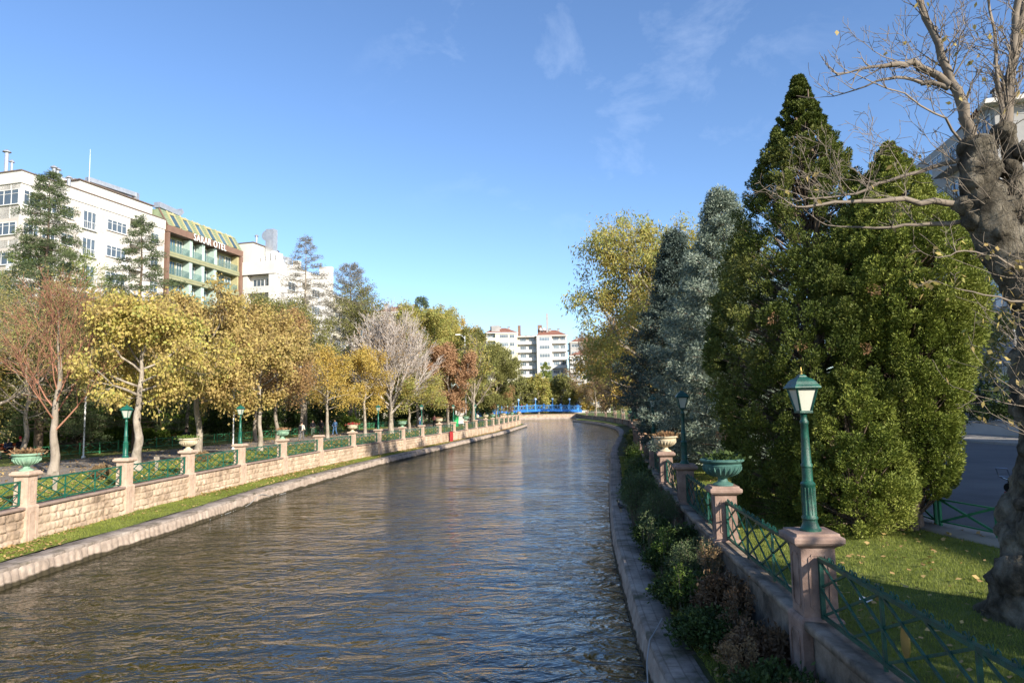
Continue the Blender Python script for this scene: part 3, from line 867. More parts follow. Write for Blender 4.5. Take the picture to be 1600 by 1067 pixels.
# left bank furniture
CT = 2.585
plan_l = {2: ('g', ['lf_rust', 'lf_brown']), 3: 'L', 4: ('c', ['lf_green']), 5: 'L', 6: ('g', ['lf_rust']), 7: None, 8: ('c', ['fl_red', 'lf_brown']), 9: 'L', 10: ('g', ['lf_green']), 11: 'L', 12: ('c', ['lf_rust']),
          13: 'L', 14: ('g', ['lf_green']), 15: 'L', 16: ('c', ['lf_green']), 17: ('g', ['lf_brown']), 18: 'L', 19: ('c', ['lf_green']), 20: 'L', 21: ('g', ['lf_green']), 22: 'L', 23: ('c', ['lf_brown']), 1: 'L'}
ul = {2: 'largest pale green urn of rust-coloured plants on the left bank, at the photo edge', 4: 'nearest cream stone urn on the left bank wall, low green plants inside', 6: 'pale green urn with reddish plants between two slim tree trunks on the left wall',
      8: 'cream urn with bright red flowers on the left bank wall', 10: 'pale green urn with green plants in front of the bright green bin', 12: 'cream urn with rusty plants on the left wall above the red cabinet',
      14: 'pale green urn in front of the white notice board on the left bank', 16: 'cream urn on the wide pillar in the distant part of the left wall', 17: 'green urn with brown plants right beside the distant cream urn on the left wall',
      19: 'small distant cream urn on the left wall before the bend', 21: 'farthest pale green urn on the left wall near the blue bridge', 23: 'farthest cream urn on the last pillar of the left wall'}
ll = {1: 'green street lamp on the left wall beyond the left photo edge', 3: 'nearest and tallest green lamp on the left bank wall, between two big urns', 5: 'green lamp on the left wall before the slim trunk, shaded lantern', 9: 'green lamp on the left wall beside the pale bare tree trunk',
      11: 'green lamp on the left wall just right of the bright green bin', 13: 'green lamp on the left wall beside the white notice board', 15: 'green lamp on the left wall between the notice board and the olive tree trunk', 18: 'small green lamp on the left wall, third before the bend',
      20: 'small green lamp on the left wall, second before the bend', 22: 'farthest small green lamp on the left wall at the bend'}
for i, k in plan_l.items():
    x, y = LP[i]
    rz = tangent(LP, i)
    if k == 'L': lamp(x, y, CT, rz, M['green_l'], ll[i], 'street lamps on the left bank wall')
    elif k: urn(x, y, M['patina'] if k[0] == 'g' else M['cream'], k[1], ul[i], 'urns on the left bank wall')
plan_r = {2: 'L', 3: ('g', ['lf_dark']), 4: 'L', 5: ('c', ['lf_brown', 'lf_rust']), 6: 'L', 7: ('g', ['lf_green']), 8: 'L', 9: ('c', ['lf_rust']), 10: 'L', 11: ('g', ['lf_green']), 12: 'L', 14: 'L', 15: ('c', ['lf_green']), 16: 'L', 18: 'L', 20: 'L', 19: ('g', ['lf_green'])}
ur = {3: 'big dark green urn nearest the camera on the right bank wall', 5: 'sunlit cream urn with dry plants on the right bank wall', 7: 'dark green urn behind the sunlit cream urn on the right wall', 9: 'far cream urn half hidden by lamps on the right wall',
      11: 'small distant green urn on the right wall under the spruces', 15: 'tiny far cream urn on the right wall beyond the spruces', 19: 'farthest tiny green urn near the right end of the blue bridge'}
lr = {2: 'biggest green lamp with frosted panes on the nearest right bank pillar', 4: 'second nearest lamp on the right bank, dark green with domed roof', 6: 'third lamp on the right bank beside the sunlit cream urn', 8: 'fourth lamp on the right bank, small, just left of the cream urn',
      10: 'fifth lamp counted from the camera on the right bank wall', 12: 'sixth lamp counted from the camera on the right bank wall', 14: 'seventh lamp counted from the camera on the right bank wall', 16: 'eighth lamp counted from the camera on the right bank wall',
      18: 'ninth lamp counted from the camera on the right bank wall', 20: 'tenth and farthest lamp on the right bank wall'}
for i, k in plan_r.items():
    x, y = RP[i]
    rz = tangent(RP, i) + (.12 if i == 2 else 0)
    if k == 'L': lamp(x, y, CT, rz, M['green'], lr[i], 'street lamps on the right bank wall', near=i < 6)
    else: urn(x, y, M['patina_d'] if k[0] == 'g' else M['cream'], k[1], ur[i], 'urns on the right bank wall')

# ---------------------------------------------------------------- vegetation tools
class Wood:
    def __init__(s): s.a = []; s.b = []; s.ra = []; s.rb = []; s.tp = []; s.td = []
    def seg(s, a, b, ra, rb): s.a.append(a[:]); s.b.append(b[:]); s.ra.append(ra); s.rb.append(rb)
    def tip(s, p, d): s.tp.append(p[:]); s.td.append(d[:])
    def arrays(s, minr=0.0):
        a = np.array(s.a); b = np.array(s.b); ra = np.array(s.ra); rb = np.array(s.rb)
        VV = []; QQ = []; base = 0
        for sel, n in ((np.maximum(ra, rb) >= .03, 7), (np.maximum(ra, rb) < .03, 3)):
            A, B, Ra, Rb = a[sel], b[sel], np.maximum(ra[sel], minr), np.maximum(rb[sel], minr)
            if not len(A): continue
            d = B - A; d /= np.linalg.norm(d, axis=1)[:, None] + 1e-9
            h = np.where(np.abs(d[:, 2:3]) > .9, np.array([[1., 0, 0]]), np.array([[0, 0, 1.]]))
            if n > 3: B = B + d * (Rb * .5)[:, None]; A = A - d * (Ra * .2)[:, None]
            u = np.cross(d, h); u /= np.linalg.norm(u, axis=1)[:, None]; w = np.cross(d, u)
            m = len(A)
            V = np.empty((m, 2, n, 3))
            for k in range(n):
                an = 2 * math.pi * k / n
                o = u * math.cos(an) + w * math.sin(an)
                V[:, 0, k] = A + o * Ra[:, None]; V[:, 1, k] = B + o * Rb[:, None]
            idx = np.arange(m * 2 * n).reshape(m, 2, n)
            q = np.stack([idx[:, 0], np.roll(idx[:, 0], -1, 1), np.roll(idx[:, 1], -1, 1), idx[:, 1]], -1).reshape(-1, 4)
            VV.append(V.reshape(-1, 3)); QQ.append(q + base); base += len(V.reshape(-1, 3))
        return np.concatenate(VV), np.concatenate(QQ)
    def build(s, name, mat, parent, minr=0.0):
        V, q = s.arrays(minr)
        return link(name, arr_mesh(name, V, q, True, None, [mat]), parent)

def rv(rn, s=1.0): return Vector((rn.gauss(0, s), rn.gauss(0, s), rn.gauss(0, s)))

def limb(w, rn, p, d, L, r, lev, mx, P):
    n = max(2, min(7, int(L / P['step'][lev]) + 1))
    sl = L / n
    r_end = max(.004, r * P.get('taper', .35))
    for i in range(n):
        d = (d + rv(rn, P['wob']) + Vector((0, 0, P['trop'][lev]))).normalized()
        q = p + d * sl
        ra = r + (r_end - r) * i / n; rb = r + (r_end - r) * (i + 1) / n
        w.seg(p, q, ra, rb)
        t = (i + 1) / n
        if lev < mx:
            if t > P['start']:
                for _ in range(P['kids'][lev] if rn.random() < .9 else 1):
                    o = rv(rn); o = (o - d * o.dot(d)).normalized()
                    a = R(P['ang'] + rn.uniform(-12, 12))
                    nd = d * math.cos(a) + o * math.sin(a)
                    limb(w, rn, q, nd, L * P['ratio'] * rn.uniform(.6, 1.15) * (1.15 - .5 * t), rb * .6, lev + 1, mx, P)
        else:
            w.tip(q, d)
        p = q
    if lev < mx: w.tip(p, d)

def gnarl(path, rads, n, rings, seed, amp):
    P = np.array(path, float); s = np.linspace(0, 1, len(P)); t = np.linspace(0, 1, rings)
    def sm(v):
        from_ = np.interp(t, s, v); k = np.array([.25, .5, .25])
        for _ in range(5): from_[1:-1] = np.convolve(from_, k, 'same')[1:-1]
        return from_
    X = np.stack([sm(P[:, i]) for i in range(3)], 1); Rr = sm(np.array(rads, float))
    d = np.gradient(X, axis=0); d /= np.linalg.norm(d, axis=1)[:, None]
    u = np.cross(d, np.array([0, 1., .13])); u /= np.linalg.norm(u, axis=1)[:, None]; w = np.cross(d, u)
    an = np.linspace(0, 2 * np.pi, n, endpoint=False)
    O = u[:, None] * np.cos(an)[None, :, None] + w[:, None] * np.sin(an)[None, :, None]
    Q = X[:, None] + O * Rr[:, None, None]
    ns = fbm(Q[..., 0] * 2.6 + seed, Q[..., 1] * 2.6, Q[..., 2] * 2.2, 5)
    rid = 1 - np.abs(fbm(Q[..., 0] * 4.5, Q[..., 1] * 4.5 + seed, Q[..., 2] * 3.2, 3)) * 2
    kn = np.clip(fbm(Q[..., 0] * 2.2 + 9, Q[..., 1] * 2.2 + seed, Q[..., 2] * 3.0, 2) - .1, 0, 1)
    flute = .05 * np.sin(an * 5 + seed)[None] * np.linspace(1, .3, rings)[:, None]
    fis = fbm(np.cos(an)[None] * 7 + 0 * Q[..., 0] + seed, np.sin(an)[None] * 7 + 0 * Q[..., 0], Q[..., 2] * 3.0, 4)
    Q = X[:, None] + O * (Rr[:, None] * (1 + amp * ns + .12 * np.abs(fis) + .10 * amp * 3 * (rid - .6) + amp * 2.0 * kn + flute))[..., None]
    idx = np.arange(rings * n).reshape(rings, n)
    q = np.stack([idx[:-1], np.roll(idx[:-1], -1, 1), np.roll(idx[1:], -1, 1), idx[1:]], -1).reshape(-1, 4)
    return Q.reshape(-1, 3), q
DEF = dict(step=[.8, .5, .35, .3], wob=.12, trop=[.05, .03, 0, 0], kids=[2, 2, 2, 2], start=.25, ang=42, ratio=.48, taper=.35)

def tree(name, cat, label, x, y, H, W, th, r0, bark, leaf, seed=1, nprim=12, el=(25, 65), levels=2, prm=None, lk=6, lsize=.16, lw=.6, spread=.22, droop=.3, lean=(0, 0), group=None,
         z=GZ, forks=1, pods=None, crown_name='crown', minr=.006, fmin=.0, leaf2=None, twigmat=None, cw=1.0):
    """broadleaf tree: trunk, limbs reaching an egg shaped envelope, leaves on the twigs"""
    rn = random.Random(seed); rg = np.random.default_rng(seed)
    P = dict(DEF); P.update(prm or {})
    root = empty(name, (x, y, z), 0, label, cat, group)
    w = Wood(); t = Wood()
    cz = (th + H) / 2; a = W / 2; b = (H - th) / 2 * 1.02
    top = Vector((lean[0], lean[1], H * .86))
    p = Vector((0, 0, -.1)); nodes = []
    n = 9
    for i in range(n):
        f = (i + 1) / n
        q = Vector((top.x * f ** 1.5, top.y * f ** 1.5, top.z * f)) + Vector((rn.gauss(0, .02 * H * .5), rn.gauss(0, .02 * H * .5), 0)) * (1 if i < n - 1 else 0)
        ra = r0 * (1.0 - .82 * (i / n)) * (1.25 if i == 0 else 1); rb = r0 * (1 - .82 * f)
        t.seg(p, q, ra, rb); nodes.append((p.copy(), q.copy(), ra, rb)); p = q
    for i in range(nprim):
        f = (i + .5) / nprim
        hz = th * .92 + (H * .80 - th * .92) * f * cw
        hf = min(.999, max(0, (hz + .1) / (top.z + .1)))
        k = min(n - 1, int(hf * n)); lf = hf * n - k
        s0 = nodes[k][0].lerp(nodes[k][1], lf); rr = nodes[k][2] + (nodes[k][3] - nodes[k][2]) * lf
        az = i * 2.4 + rn.uniform(-.4, .4)
        e = R(el[0] + (el[1] - el[0]) * f + rn.uniform(-8, 8))
        d = Vector((math.cos(az) * math.cos(e), math.sin(az) * math.cos(e), math.sin(e)))
        c = Vector((lean[0] * .6, lean[1] * .6, cz)); o = s0 - c
        A = (d.x / a) ** 2 + (d.y / a) ** 2 + (d.z / b) ** 2
        Bq = 2 * (o.x * d.x / a ** 2 + o.y * d.y / a ** 2 + o.z * d.z / b ** 2)
        Cq = (o.x / a) ** 2 + (o.y / a) ** 2 + (o.z / b) ** 2 - 1
        D = Bq * Bq - 4 * A * Cq
        Lm = (-Bq + math.sqrt(D)) / (2 * A) if D > 0 else W * .3
        Lm = max(.5, min(Lm, H)) * rn.uniform(.72, .98)
        limb(w, rn, s0, d, Lm, min(rr * .62, .03 + Lm * .016) * P.get('thick', 1), 0, levels, P)
    tp_ = [nodes[0][0][:]] + [q_[1][:] for q_ in nodes]; tr_ = [nodes[0][2] * 1.15] + [q_[3] for q_ in nodes]
    V, q = gnarl(tp_, tr_, 14, 44, seed * 1.7, .16)
    link('trunk', arr_mesh('trunk', V, q, True, None, [bark]), root)
    w.build('branches', twigmat or bark, root, minr)
    if leaf is not None and lk > 0:
        T = np.array(w.tp); TD = np.array(w.td)
        k = max(1, int(round(lk)))
        C = np.repeat(T, k, 0) + rg.normal(0, spread, (len(T) * k, 3))
        cull = rg.random(len(C)) < (lk / k)
        # sparse and dense patches
        dn = fbm(C[:, 0] * .7 + seed, C[:, 1] * .7, C[:, 2] * .7, 2)
        cull &= dn > fmin - .4 * rg.random(len(C))
        C = C[cull]; Dd = np.repeat(TD, k, 0)[cull]
        A_ = Dd * .35 + rg.normal(0, .55, C.shape); A_[:, 2] -= droop
        sz = lsize * (.6 + .8 * rg.random(len(C)))
        V, q = quads_leaves(C, A_, sz, sz * lw, rg)
        link(crown_name, arr_mesh(crown_name, V, q, mats=[leaf]), root)
    if pods is not None:
        T = np.array(w.tp); T = T[rg.random(len(T)) < pods[0]]
        C = T + rg.normal(0, .12, T.shape)
        A_ = np.zeros_like(C); A_[:, 2] = -1; A_ += rg.normal(0, .10, C.shape)
        V, q = quads_leaves(C, A_, .25 + .3 * rg.random(len(C)), .03, rg)
        link('pods', arr_mesh('pods', V, q, mats=[pods[1]]), root)
    return root

def lobes(C, D, ln, rad, k, rn, lsize, lw, out=.6, fwd=.8, jit=.4):
    """tufts of small leaves: k faces on each of the elongated lobes that start at C and run along D"""
    C = np.asarray(C, float); D = np.asarray(D, float); D = D / (np.linalg.norm(D, axis=1)[:, None] + 1e-9)
    n = len(C); N = n * k
    ln = np.broadcast_to(ln, (n,)); rad = np.broadcast_to(rad, (n,))
    Cr = np.repeat(C, k, 0); Dr = np.repeat(D, k, 0)
    t = rn.random(N)
    r = rn.normal(size=(N, 3)); r -= Dr * (r * Dr).sum(1)[:, None]; r /= np.linalg.norm(r, axis=1)[:, None] + 1e-9
    R_ = np.repeat(rad, k) * np.sqrt(np.clip(1 - (2 * t - 1) ** 2, .02, 1)) * (.45 + .6 * rn.random(N) ** .6)
    Pp = Cr + Dr * (np.repeat(ln, k) * t)[:, None] + r * R_[:, None]
    A_ = r * out + Dr * fwd + rn.normal(0, jit, (N, 3))
    s = lsize * (.6 + .7 * rn.random(N))
    return quads_leaves(Pp, A_, s, s * lw, rn)

def dense_conifer(name, cat, label, x, y, H, prof, nl, k, leaf, bark, seed, ll=.55, lr=.24, lsize=.13, lw=.32, up=.95, outw=.4, th=.35, z=GZ, group=None, stems=1, squash=1.0, inner=.35, lobe_in=.3, dead=0):
    """closed crown (cypress, thuja): lobes on the shell given by prof(z)->radius"""
    rn = np.random.default_rng(seed); pr = random.Random(seed)
    root = empty(name, (x, y, z), 0, label, cat, group)
    zs = rn.random(nl * 3) * (H - th) + th
    rr = np.array([prof(v) for v in zs])
    keep = rn.random(len(zs)) < np.maximum(rr / rr.max(), .6)
    zs = zs[keep][:nl]; rr = rr[keep][:nl]
    az = rn.random(len(zs)) * 2 * np.pi
    bump = 1 + .20 * fbm(np.cos(az) * 2.0 + seed, np.sin(az) * 2.0, zs * .75, 3)
    f = 1 - lobe_in * rn.random(len(zs)) ** 2
    inn = rn.random(len(zs)) < .18
    f = np.where(inn, inner + .3 * rn.random(len(zs)), f)
    rad = rr * f * bump
    C = np.stack([rad * np.cos(az), rad * np.sin(az) * squash, zs], 1)
    D = np.stack([np.cos(az) * outw, np.sin(az) * outw, np.full(len(zs), up)], 1) + rn.normal(0, .16, (len(zs), 3))
    lnn = ll * (.6 + .7 * rn.random(len(zs))) * np.clip(rr / rr.max() * 1.1 + .22, .25, 1)
    lrr = lr * (.7 + .5 * rn.random(len(zs))) * np.clip(rr / rr.max() * 1.2 + .15, .2, 1)
    V, q = lobes(C, D, lnn, lrr, k, rn, lsize, lw)
    t = Wood(); w = Wood()
    for s in range(stems):
        p = Vector((0 if s == 0 else pr.uniform(-.35, .35), 0 if s == 0 else pr.uniform(-.3, .3), -.1)); 
        for i in range(8):
            q2 = Vector((p.x + pr.gauss(0, .05) * (1 if i < 7 else 0), p.y + pr.gauss(0, .05), H * .96 * (i + 1) / 8 * (1 if s == 0 else .7)))
            t.seg(p, q2, (.16 + .03 * (s == 0)) * (1 - i / 8.6) * (H / 10) ** .5, (.16 + .03 * (s == 0)) * (1 - (i + 1) / 8.6) * (H / 10) ** .5); p = q2
    for i in range(0, len(C), 3):
        c = C[i]
        w.seg(Vector((0, 0, max(.2, c[2] - .9))), Vector(c), .028, .01)
    t.build('trunk', bark, root)
    w.build('branches', bark, root)
    link('crown', arr_mesh('crown', V, q, mats=[leaf]), root)
    if dead:
        sel = rn.choice(len(C), dead, replace=False)
        sel = sel[zs[sel] < H * .5]
        V, q = lobes(C[sel] * np.array([1.06, 1.06, 1]), D[sel] * np.array([1, 1, -.6]), .28, .10, 60, rn, .07, .3)
        link('dead_sprays', arr_mesh('dead_sprays', V, q, mats=[M['lf_rust']]), root)
    return root

def whorl_conifer(name, cat, label, x, y, H, prof, leaf, bark, seed, nb=90, per=5, k=60, ll=.4, lr=.15, lsize=.12, lw=.22, rise=.1, droop=.0, th=1.0, z=GZ, group=None, tr=.16, side=.55, tipup=.3, keep=1.0, topz=.98, minr=.007):
    """spruce or cedar: boughs around one trunk, each with side shoots carrying needle tufts"""
    rn = np.random.default_rng(seed); pr = random.Random(seed)
    root = empty(name, (x, y, z), 0, label, cat, group)
    t = Wood(); w = Wood(); p = Vector((0, 0, -.1))
    n = 10
    for i in range(n):
        q2 = Vector((pr.gauss(0, .04), pr.gauss(0, .04), H * topz * (i + 1) / n))
        t.seg(p, q2, tr * (1 - i / (n + .4)), tr * (1 - (i + 1) / (n + .4))); p = q2
    C = []; D = []; Ls = []; Rs = []
    for i in range(nb):
        f = (i + .5) / nb
        hz = th + (H - th) * f ** 1.05 * .99
        Rr = prof(hz) * pr.uniform(.72, 1.08)
        if Rr < .05: Rr = .05
        az = i * 2.39996 + pr.uniform(-.3, .3)
        o = Vector((math.cos(az), math.sin(az), 0)); sd = Vector((-math.sin(az), math.cos(az), 0))
        p0 = Vector((0, 0, hz)); m = 5; p = p0
        for j in range(m):
            g = (j + 1) / m
            q2 = p0 + o * (Rr * g) + Vector((0, 0, Rr * (rise * g - droop * g * g + tipup * .3 * g ** 3)))
            q2 += Vector((pr.gauss(0, .03), pr.gauss(0, .03), pr.gauss(0, .02)))
            w.seg(p, q2, .035 * (1 - g * .75) * (Rr / 2) ** .5 + .004, .035 * (1 - (g + .15) * .75) * (Rr / 2) ** .5 + .004)
            if g > .25:
                for s in (-1, 1):
                    L2 = Rr * side * (1.15 - g) * pr.uniform(.6, 1.1) + .12
                    dd = (o * .8 + sd * s * pr.uniform(.6, 1.0) + Vector((0, 0, tipup * .4 - droop * .5 + pr.gauss(0, .12)))).normalized()
                    e = q2 + dd * L2
                    w.seg(q2, e, .012, .005)
                    nn = max(1, int(round(per * L2 / 1.0 + .5)))
                    for u in range(nn):
                        if pr.random() < keep:
                            C.append(q2 + dd * (L2 * (u + .3) / nn)); D.append(dd + Vector((0, 0, tipup + pr.gauss(0, .1)))); Ls.append(ll * pr.uniform(.7, 1.2)); Rs.append(lr * pr.uniform(.7, 1.2))
                if pr.random() < keep:
                    C.append(q2.copy()); D.append(o + Vector((0, 0, tipup))); Ls.append(ll); Rs.append(lr)
            p = q2
    for u in range(5):
        C.append(Vector((0, 0, H * (.93 + .015 * u)))); D.append(Vector((pr.gauss(0, .2), pr.gauss(0, .2), 1))); Ls.append(ll * .8); Rs.append(lr * .7)
    t.build('trunk', bark, root); w.build('branches', bark, root, minr)
    V, q = lobes(np.array([v[:] for v in C]), np.array([v[:] for v in D]), np.array(Ls), np.array(Rs), k, rn, lsize, lw, out=.75, fwd=.55, jit=.3)
    link('crown', arr_mesh('crown', V, q, mats=[leaf]), root)
    return root

def shrub(name, cat, label, x, y, z, H, W, leaf, twig, seed, n=60, k=14, lsize=.06, lw=.5, group=None, D=None, up=.7, spread=.05, stemr=.006):
    """bush: arching stems from the ground with leaves along them"""
    rn = np.random.default_rng(seed); pr = random.Random(seed)
    root = empty(name, (x, y, z), 0, label, cat, group)
    w = Wood(); D = D or W
    for i in range(n):
        az = pr.uniform(0, 6.283); e = pr.uniform(.25, 1.0)
        b = Vector((math.cos(az) * W * .18 * pr.random(), math.sin(az) * D * .18 * pr.random(), -.03))
        end = Vector((math.cos(az) * W / 2 * (1.1 - e * .75), math.sin(az) * D / 2 * (1.1 - e * .75), H * (.35 + .65 * e * pr.uniform(.75, 1.05))))
        mid = b.lerp(end, .5) + Vector((0, 0, H * .18 * up))
        pts = [b, b.lerp(mid, .5) + rv(pr, .02), mid, mid.lerp(end, .5) + rv(pr, .03), end]
        for j in range(4):
            w.seg(pts[j], pts[j + 1], stemr * (1.4 - j * .25), stemr * (1.15 - j * .25))
            dd = (pts[j + 1] - pts[j]).normalized()
            if j > 0:
                for u in range(3): w.tip(pts[j].lerp(pts[j + 1], (u + .5) / 3), dd)
    w.build('stems', twig, root)
    T = np.repeat(np.array(w.tp), k, 0); TD = np.repeat(np.array(w.td), k, 0)
    C = T + rn.normal(0, spread, T.shape); A_ = TD * .6 + rn.normal(0, .6, T.shape); A_[:, 2] += .1
    s = lsize * (.6 + .8 * rn.random(len(C)))
    V, q = quads_leaves(C, A_, s, s * lw, rn)
    link('foliage', arr_mesh('foliage', V, q, mats=[leaf]), root)
    return root

# ---------------------------------------------------------------- right bank trees
def prof_pts(*pp):
    zz = [p[0] for p in pp]; rr = [p[1] for p in pp]
    return lambda v: float(np.interp(v, zz, rr))
GC = 'tall cypresses on the right lawn'
CY = dict(ll=.36, lr=.14, lsize=.062, lw=.36, up=.85, outw=.6, lobe_in=.20)
dense_conifer('cypress_tree', 'cypress', 'tallest dark cypress with a pointed top on the right lawn', 7.25, 16.3, 10.7,
              prof_pts((0.2, 1.7), (1.2, 2.1), (3.5, 2.35), (4.6, 2.25), (5.9, 1.8), (7.3, 1.35), (8.4, .98), (9.3, .55), (10.0, .28), (10.7, .04)), 2600, 210, M['nd_cypress'], M['wood_brown'], 5, group=GC, stems=2, dead=26, th=.05, **CY)
dense_conifer('cypress_tree', 'cypress', 'brighter rounded cypress with bare lower stems, right of the tallest one', 8.55, 14.9, 8.4,
              prof_pts((0.5, .45), (1.0, .7), (2.5, .9), (3.6, 1.2), (4.8, 1.5), (5.8, 1.35), (6.8, .85), (7.6, .45), (8.4, .04)), 2000, 210, M['nd_cypress2'], M['wood_brown'], 8, group=GC, stems=3, th=.6, dead=18, **CY)
dense_conifer('cypress_tree', 'cypress', 'low ragged cypress growing in the gap between the two big ones', 7.1, 14.5, 3.4,
              prof_pts((0.0, .8), (.6, .95), (1.6, .9), (2.7, .6), (3.4, .1)), 420, 190, M['nd_cypress2'], M['wood_brown'], 12, group=GC, th=.02, **CY)
GS = 'blue spruces on the right lawn'
whorl_conifer('blue_spruce', 'spruce', 'tall pale silvery blue spruce left of the tallest cypress', 8.15, 25.6, 10.7,
              prof_pts((.3, 2.75), (3.2, 2.85), (5, 2.45), (6.7, 1.8), (8.5, .85), (9.8, .42), (10.7, .05)), M['nd_spruce'], M['wood_brown'], 21, nb=110, per=3.4, k=70, ll=.46, lr=.21, lsize=.12, lw=.28, rise=.08, tipup=.35, th=.3, group=GS, side=.5)
whorl_conifer('blue_spruce', 'spruce', 'darker shaded blue spruce leaning out left of the silvery one', 8.0, 32.6, 10.9,
              prof_pts((.3, 1.8), (2.5, 2.6), (4.4, 2.5), (6.1, 1.6), (8.3, .9), (10, .35), (10.9, .05)), M['nd_spruce_d'], M['wood_brown'], 22, nb=105, per=4, k=42, ll=.46, lr=.2, lsize=.15, lw=.32, rise=.08, tipup=.3, th=.3, group=GS, side=.5)
tree('locust_tree', 'tree', 'tall airy yellow-green tree leaning over the water behind the spruces', 8.8, 38, 13.2, 7.8, 2.6, .22, M['wood_grey'], M['lf_yelgreen'], 31, 20, (30, 72), 2,
     dict(kids=[2, 2, 2], trop=[.04, -.02, -.08], wob=.14), lk=17, lsize=.21, lw=.30, spread=.26, droop=.7, lean=(-2.3, 0), minr=.008, fmin=.0)
tree('locust_tree', 'tree', 'second golden airy tree right behind the silvery spruce', 11.2, 40, 13.2, 8.0, 3, .2, M['wood_grey'], M['lf_yelgreen'], 33, 16, (30, 70), 2,
     dict(kids=[2, 2, 2], trop=[.04, -.02, -.06]), lk=14, lsize=.2, lw=.36, spread=.26, droop=.5, minr=.008)
tree('plane_tree', 'tree', 'golden yellow tree low over the right bank behind the dark spruce', 9.4, 49, 10.6, 8.4, 1.6, .2, M['wood_grey'], M['lf_gold'], 35, 15, (15, 65), 2, dict(kids=[2, 2, 2]), lk=16, lsize=.18, lw=.6, spread=.3, lean=(-.8, 0))
GB = 'autumn trees along the far right bank'
for j, (x, y, H, W, lf, lab, sd) in enumerate([
        (12.0, 66, 10.5, 8.5, 'lf_brown', 'brown leaved tree overhanging the right bank wall beyond the spruces', 41),
        (14.9, 79, 9.5, 8.5, 'lf_brown', 'dry brown tree right of the blue bridge end, second of its row', 42),
        (16.6, 90, 12.0, 8.5, 'lf_rust', 'tall sparse rusty tree rising above the far right bank', 43),
        (17.5, 62, 12, 10, 'lf_olive', 'olive tree standing behind the brown ones on the right bank', 44),
        (19.5, 112, 9, 8, 'lf_yelgreen', 'small yellow-green tree near the bridge end on the right bank', 45),
        (21.5, 134, 10, 9, 'lf_brown', 'far brown tree close to the bridge on the right bank', 46),
        (22.6, 143, 20, 13, 'lf_brown', 'tall thin brown tree left of the yellow-green ones, far right bank', 48),
        (22.3, 186, 21, 15, 'lf_brown', 'tall brown tree at the right end of the footbridge', 49),
        (23.2, 158, 10, 9, 'lf_yelgreen', 'farthest yellowish tree of the right bank row', 47)]):
    tree('autumn_tree', 'tree', lab, x, y, H, W, 1.8, .2, M['wood_grey'], M[lf], sd, 13, (15, 65), 2, dict(kids=[2, 2, 2]), lk=13, lsize=.22, lw=.6, spread=.38, group=GB, lean=(-.7, 0), minr=.012)
for j, (x, y, H, W, sd, lab) in enumerate([(14.5, 33, 3.6, 6, 51, 'dark bush mass behind the spruces beside the street'), (13.4, 44, 4.2, 6, 52, 'dark evergreen bush under the golden trees on the right'),
                                           (16.5, 54, 4.6, 8, 53, 'far dark evergreen bush at the back of the right lawn'), (19.5, 68, 4.6, 9, 54, 'distant dark bush behind the right bank railing')]):
    dense_conifer('evergreen_bush', 'bush', lab, x, y, H, prof_pts((0, W * .4), (H * .5, W * .5), (H * .85, W * .3), (H, .2)), 130, 90, M['lf_dark'], M['wood_brown'], sd, ll=.9, lr=.5, lsize=.26, lw=.5, outw=.7, up=.6, group='dark bushes behind the right lawn trees')

# the gnarled pollarded plane at the right edge --------------------------
def join(parts):
    VV = []; QQ = []; b = 0
    for v, q in parts: VV.append(v); QQ.append(q + b); b += len(v)
    return np.concatenate(VV), np.concatenate(QQ)
def knob(c, r, seed, n=20, m=14):
    th_ = np.linspace(.01, np.pi - .01, m); ph = np.linspace(0, 2 * np.pi, n, endpoint=False)
    Dn = np.stack([np.sin(th_)[:, None] * np.cos(ph), np.sin(th_)[:, None] * np.sin(ph), np.cos(th_)[:, None] + 0 * ph], -1)
    rr = 1 + .35 * fbm(Dn[..., 0] * 2 + seed, Dn[..., 1] * 2, Dn[..., 2] * 2, 4) + .25 * np.clip(fbm(Dn[..., 0] * 3.4 + seed, Dn[..., 1] * 3.4, Dn[..., 2] * 3.4 + 5, 2), 0, 1)
    V = np.array(c) + Dn * (np.array(r) if hasattr(r, '__len__') else r) * rr[..., None]
    idx = np.arange(m * n).reshape(m, n)
    q = np.stack([idx[:-1], idx[1:], np.roll(idx[1:], -1, 1), np.roll(idx[:-1], -1, 1)], -1).reshape(-1, 4)
    return V.reshape(-1, 3), q
PT = (6.97, 8.7)
pl = empty('plane_tree', (PT[0], PT[1], GZ), 0, 'gnarled pollarded plane tree with bare branches, cut by the right photo edge', 'tree')
def W_(px, py, dy=0.0):
    """metres from the tree foot of a point measured on the tree"""
    return (px, dy, py)
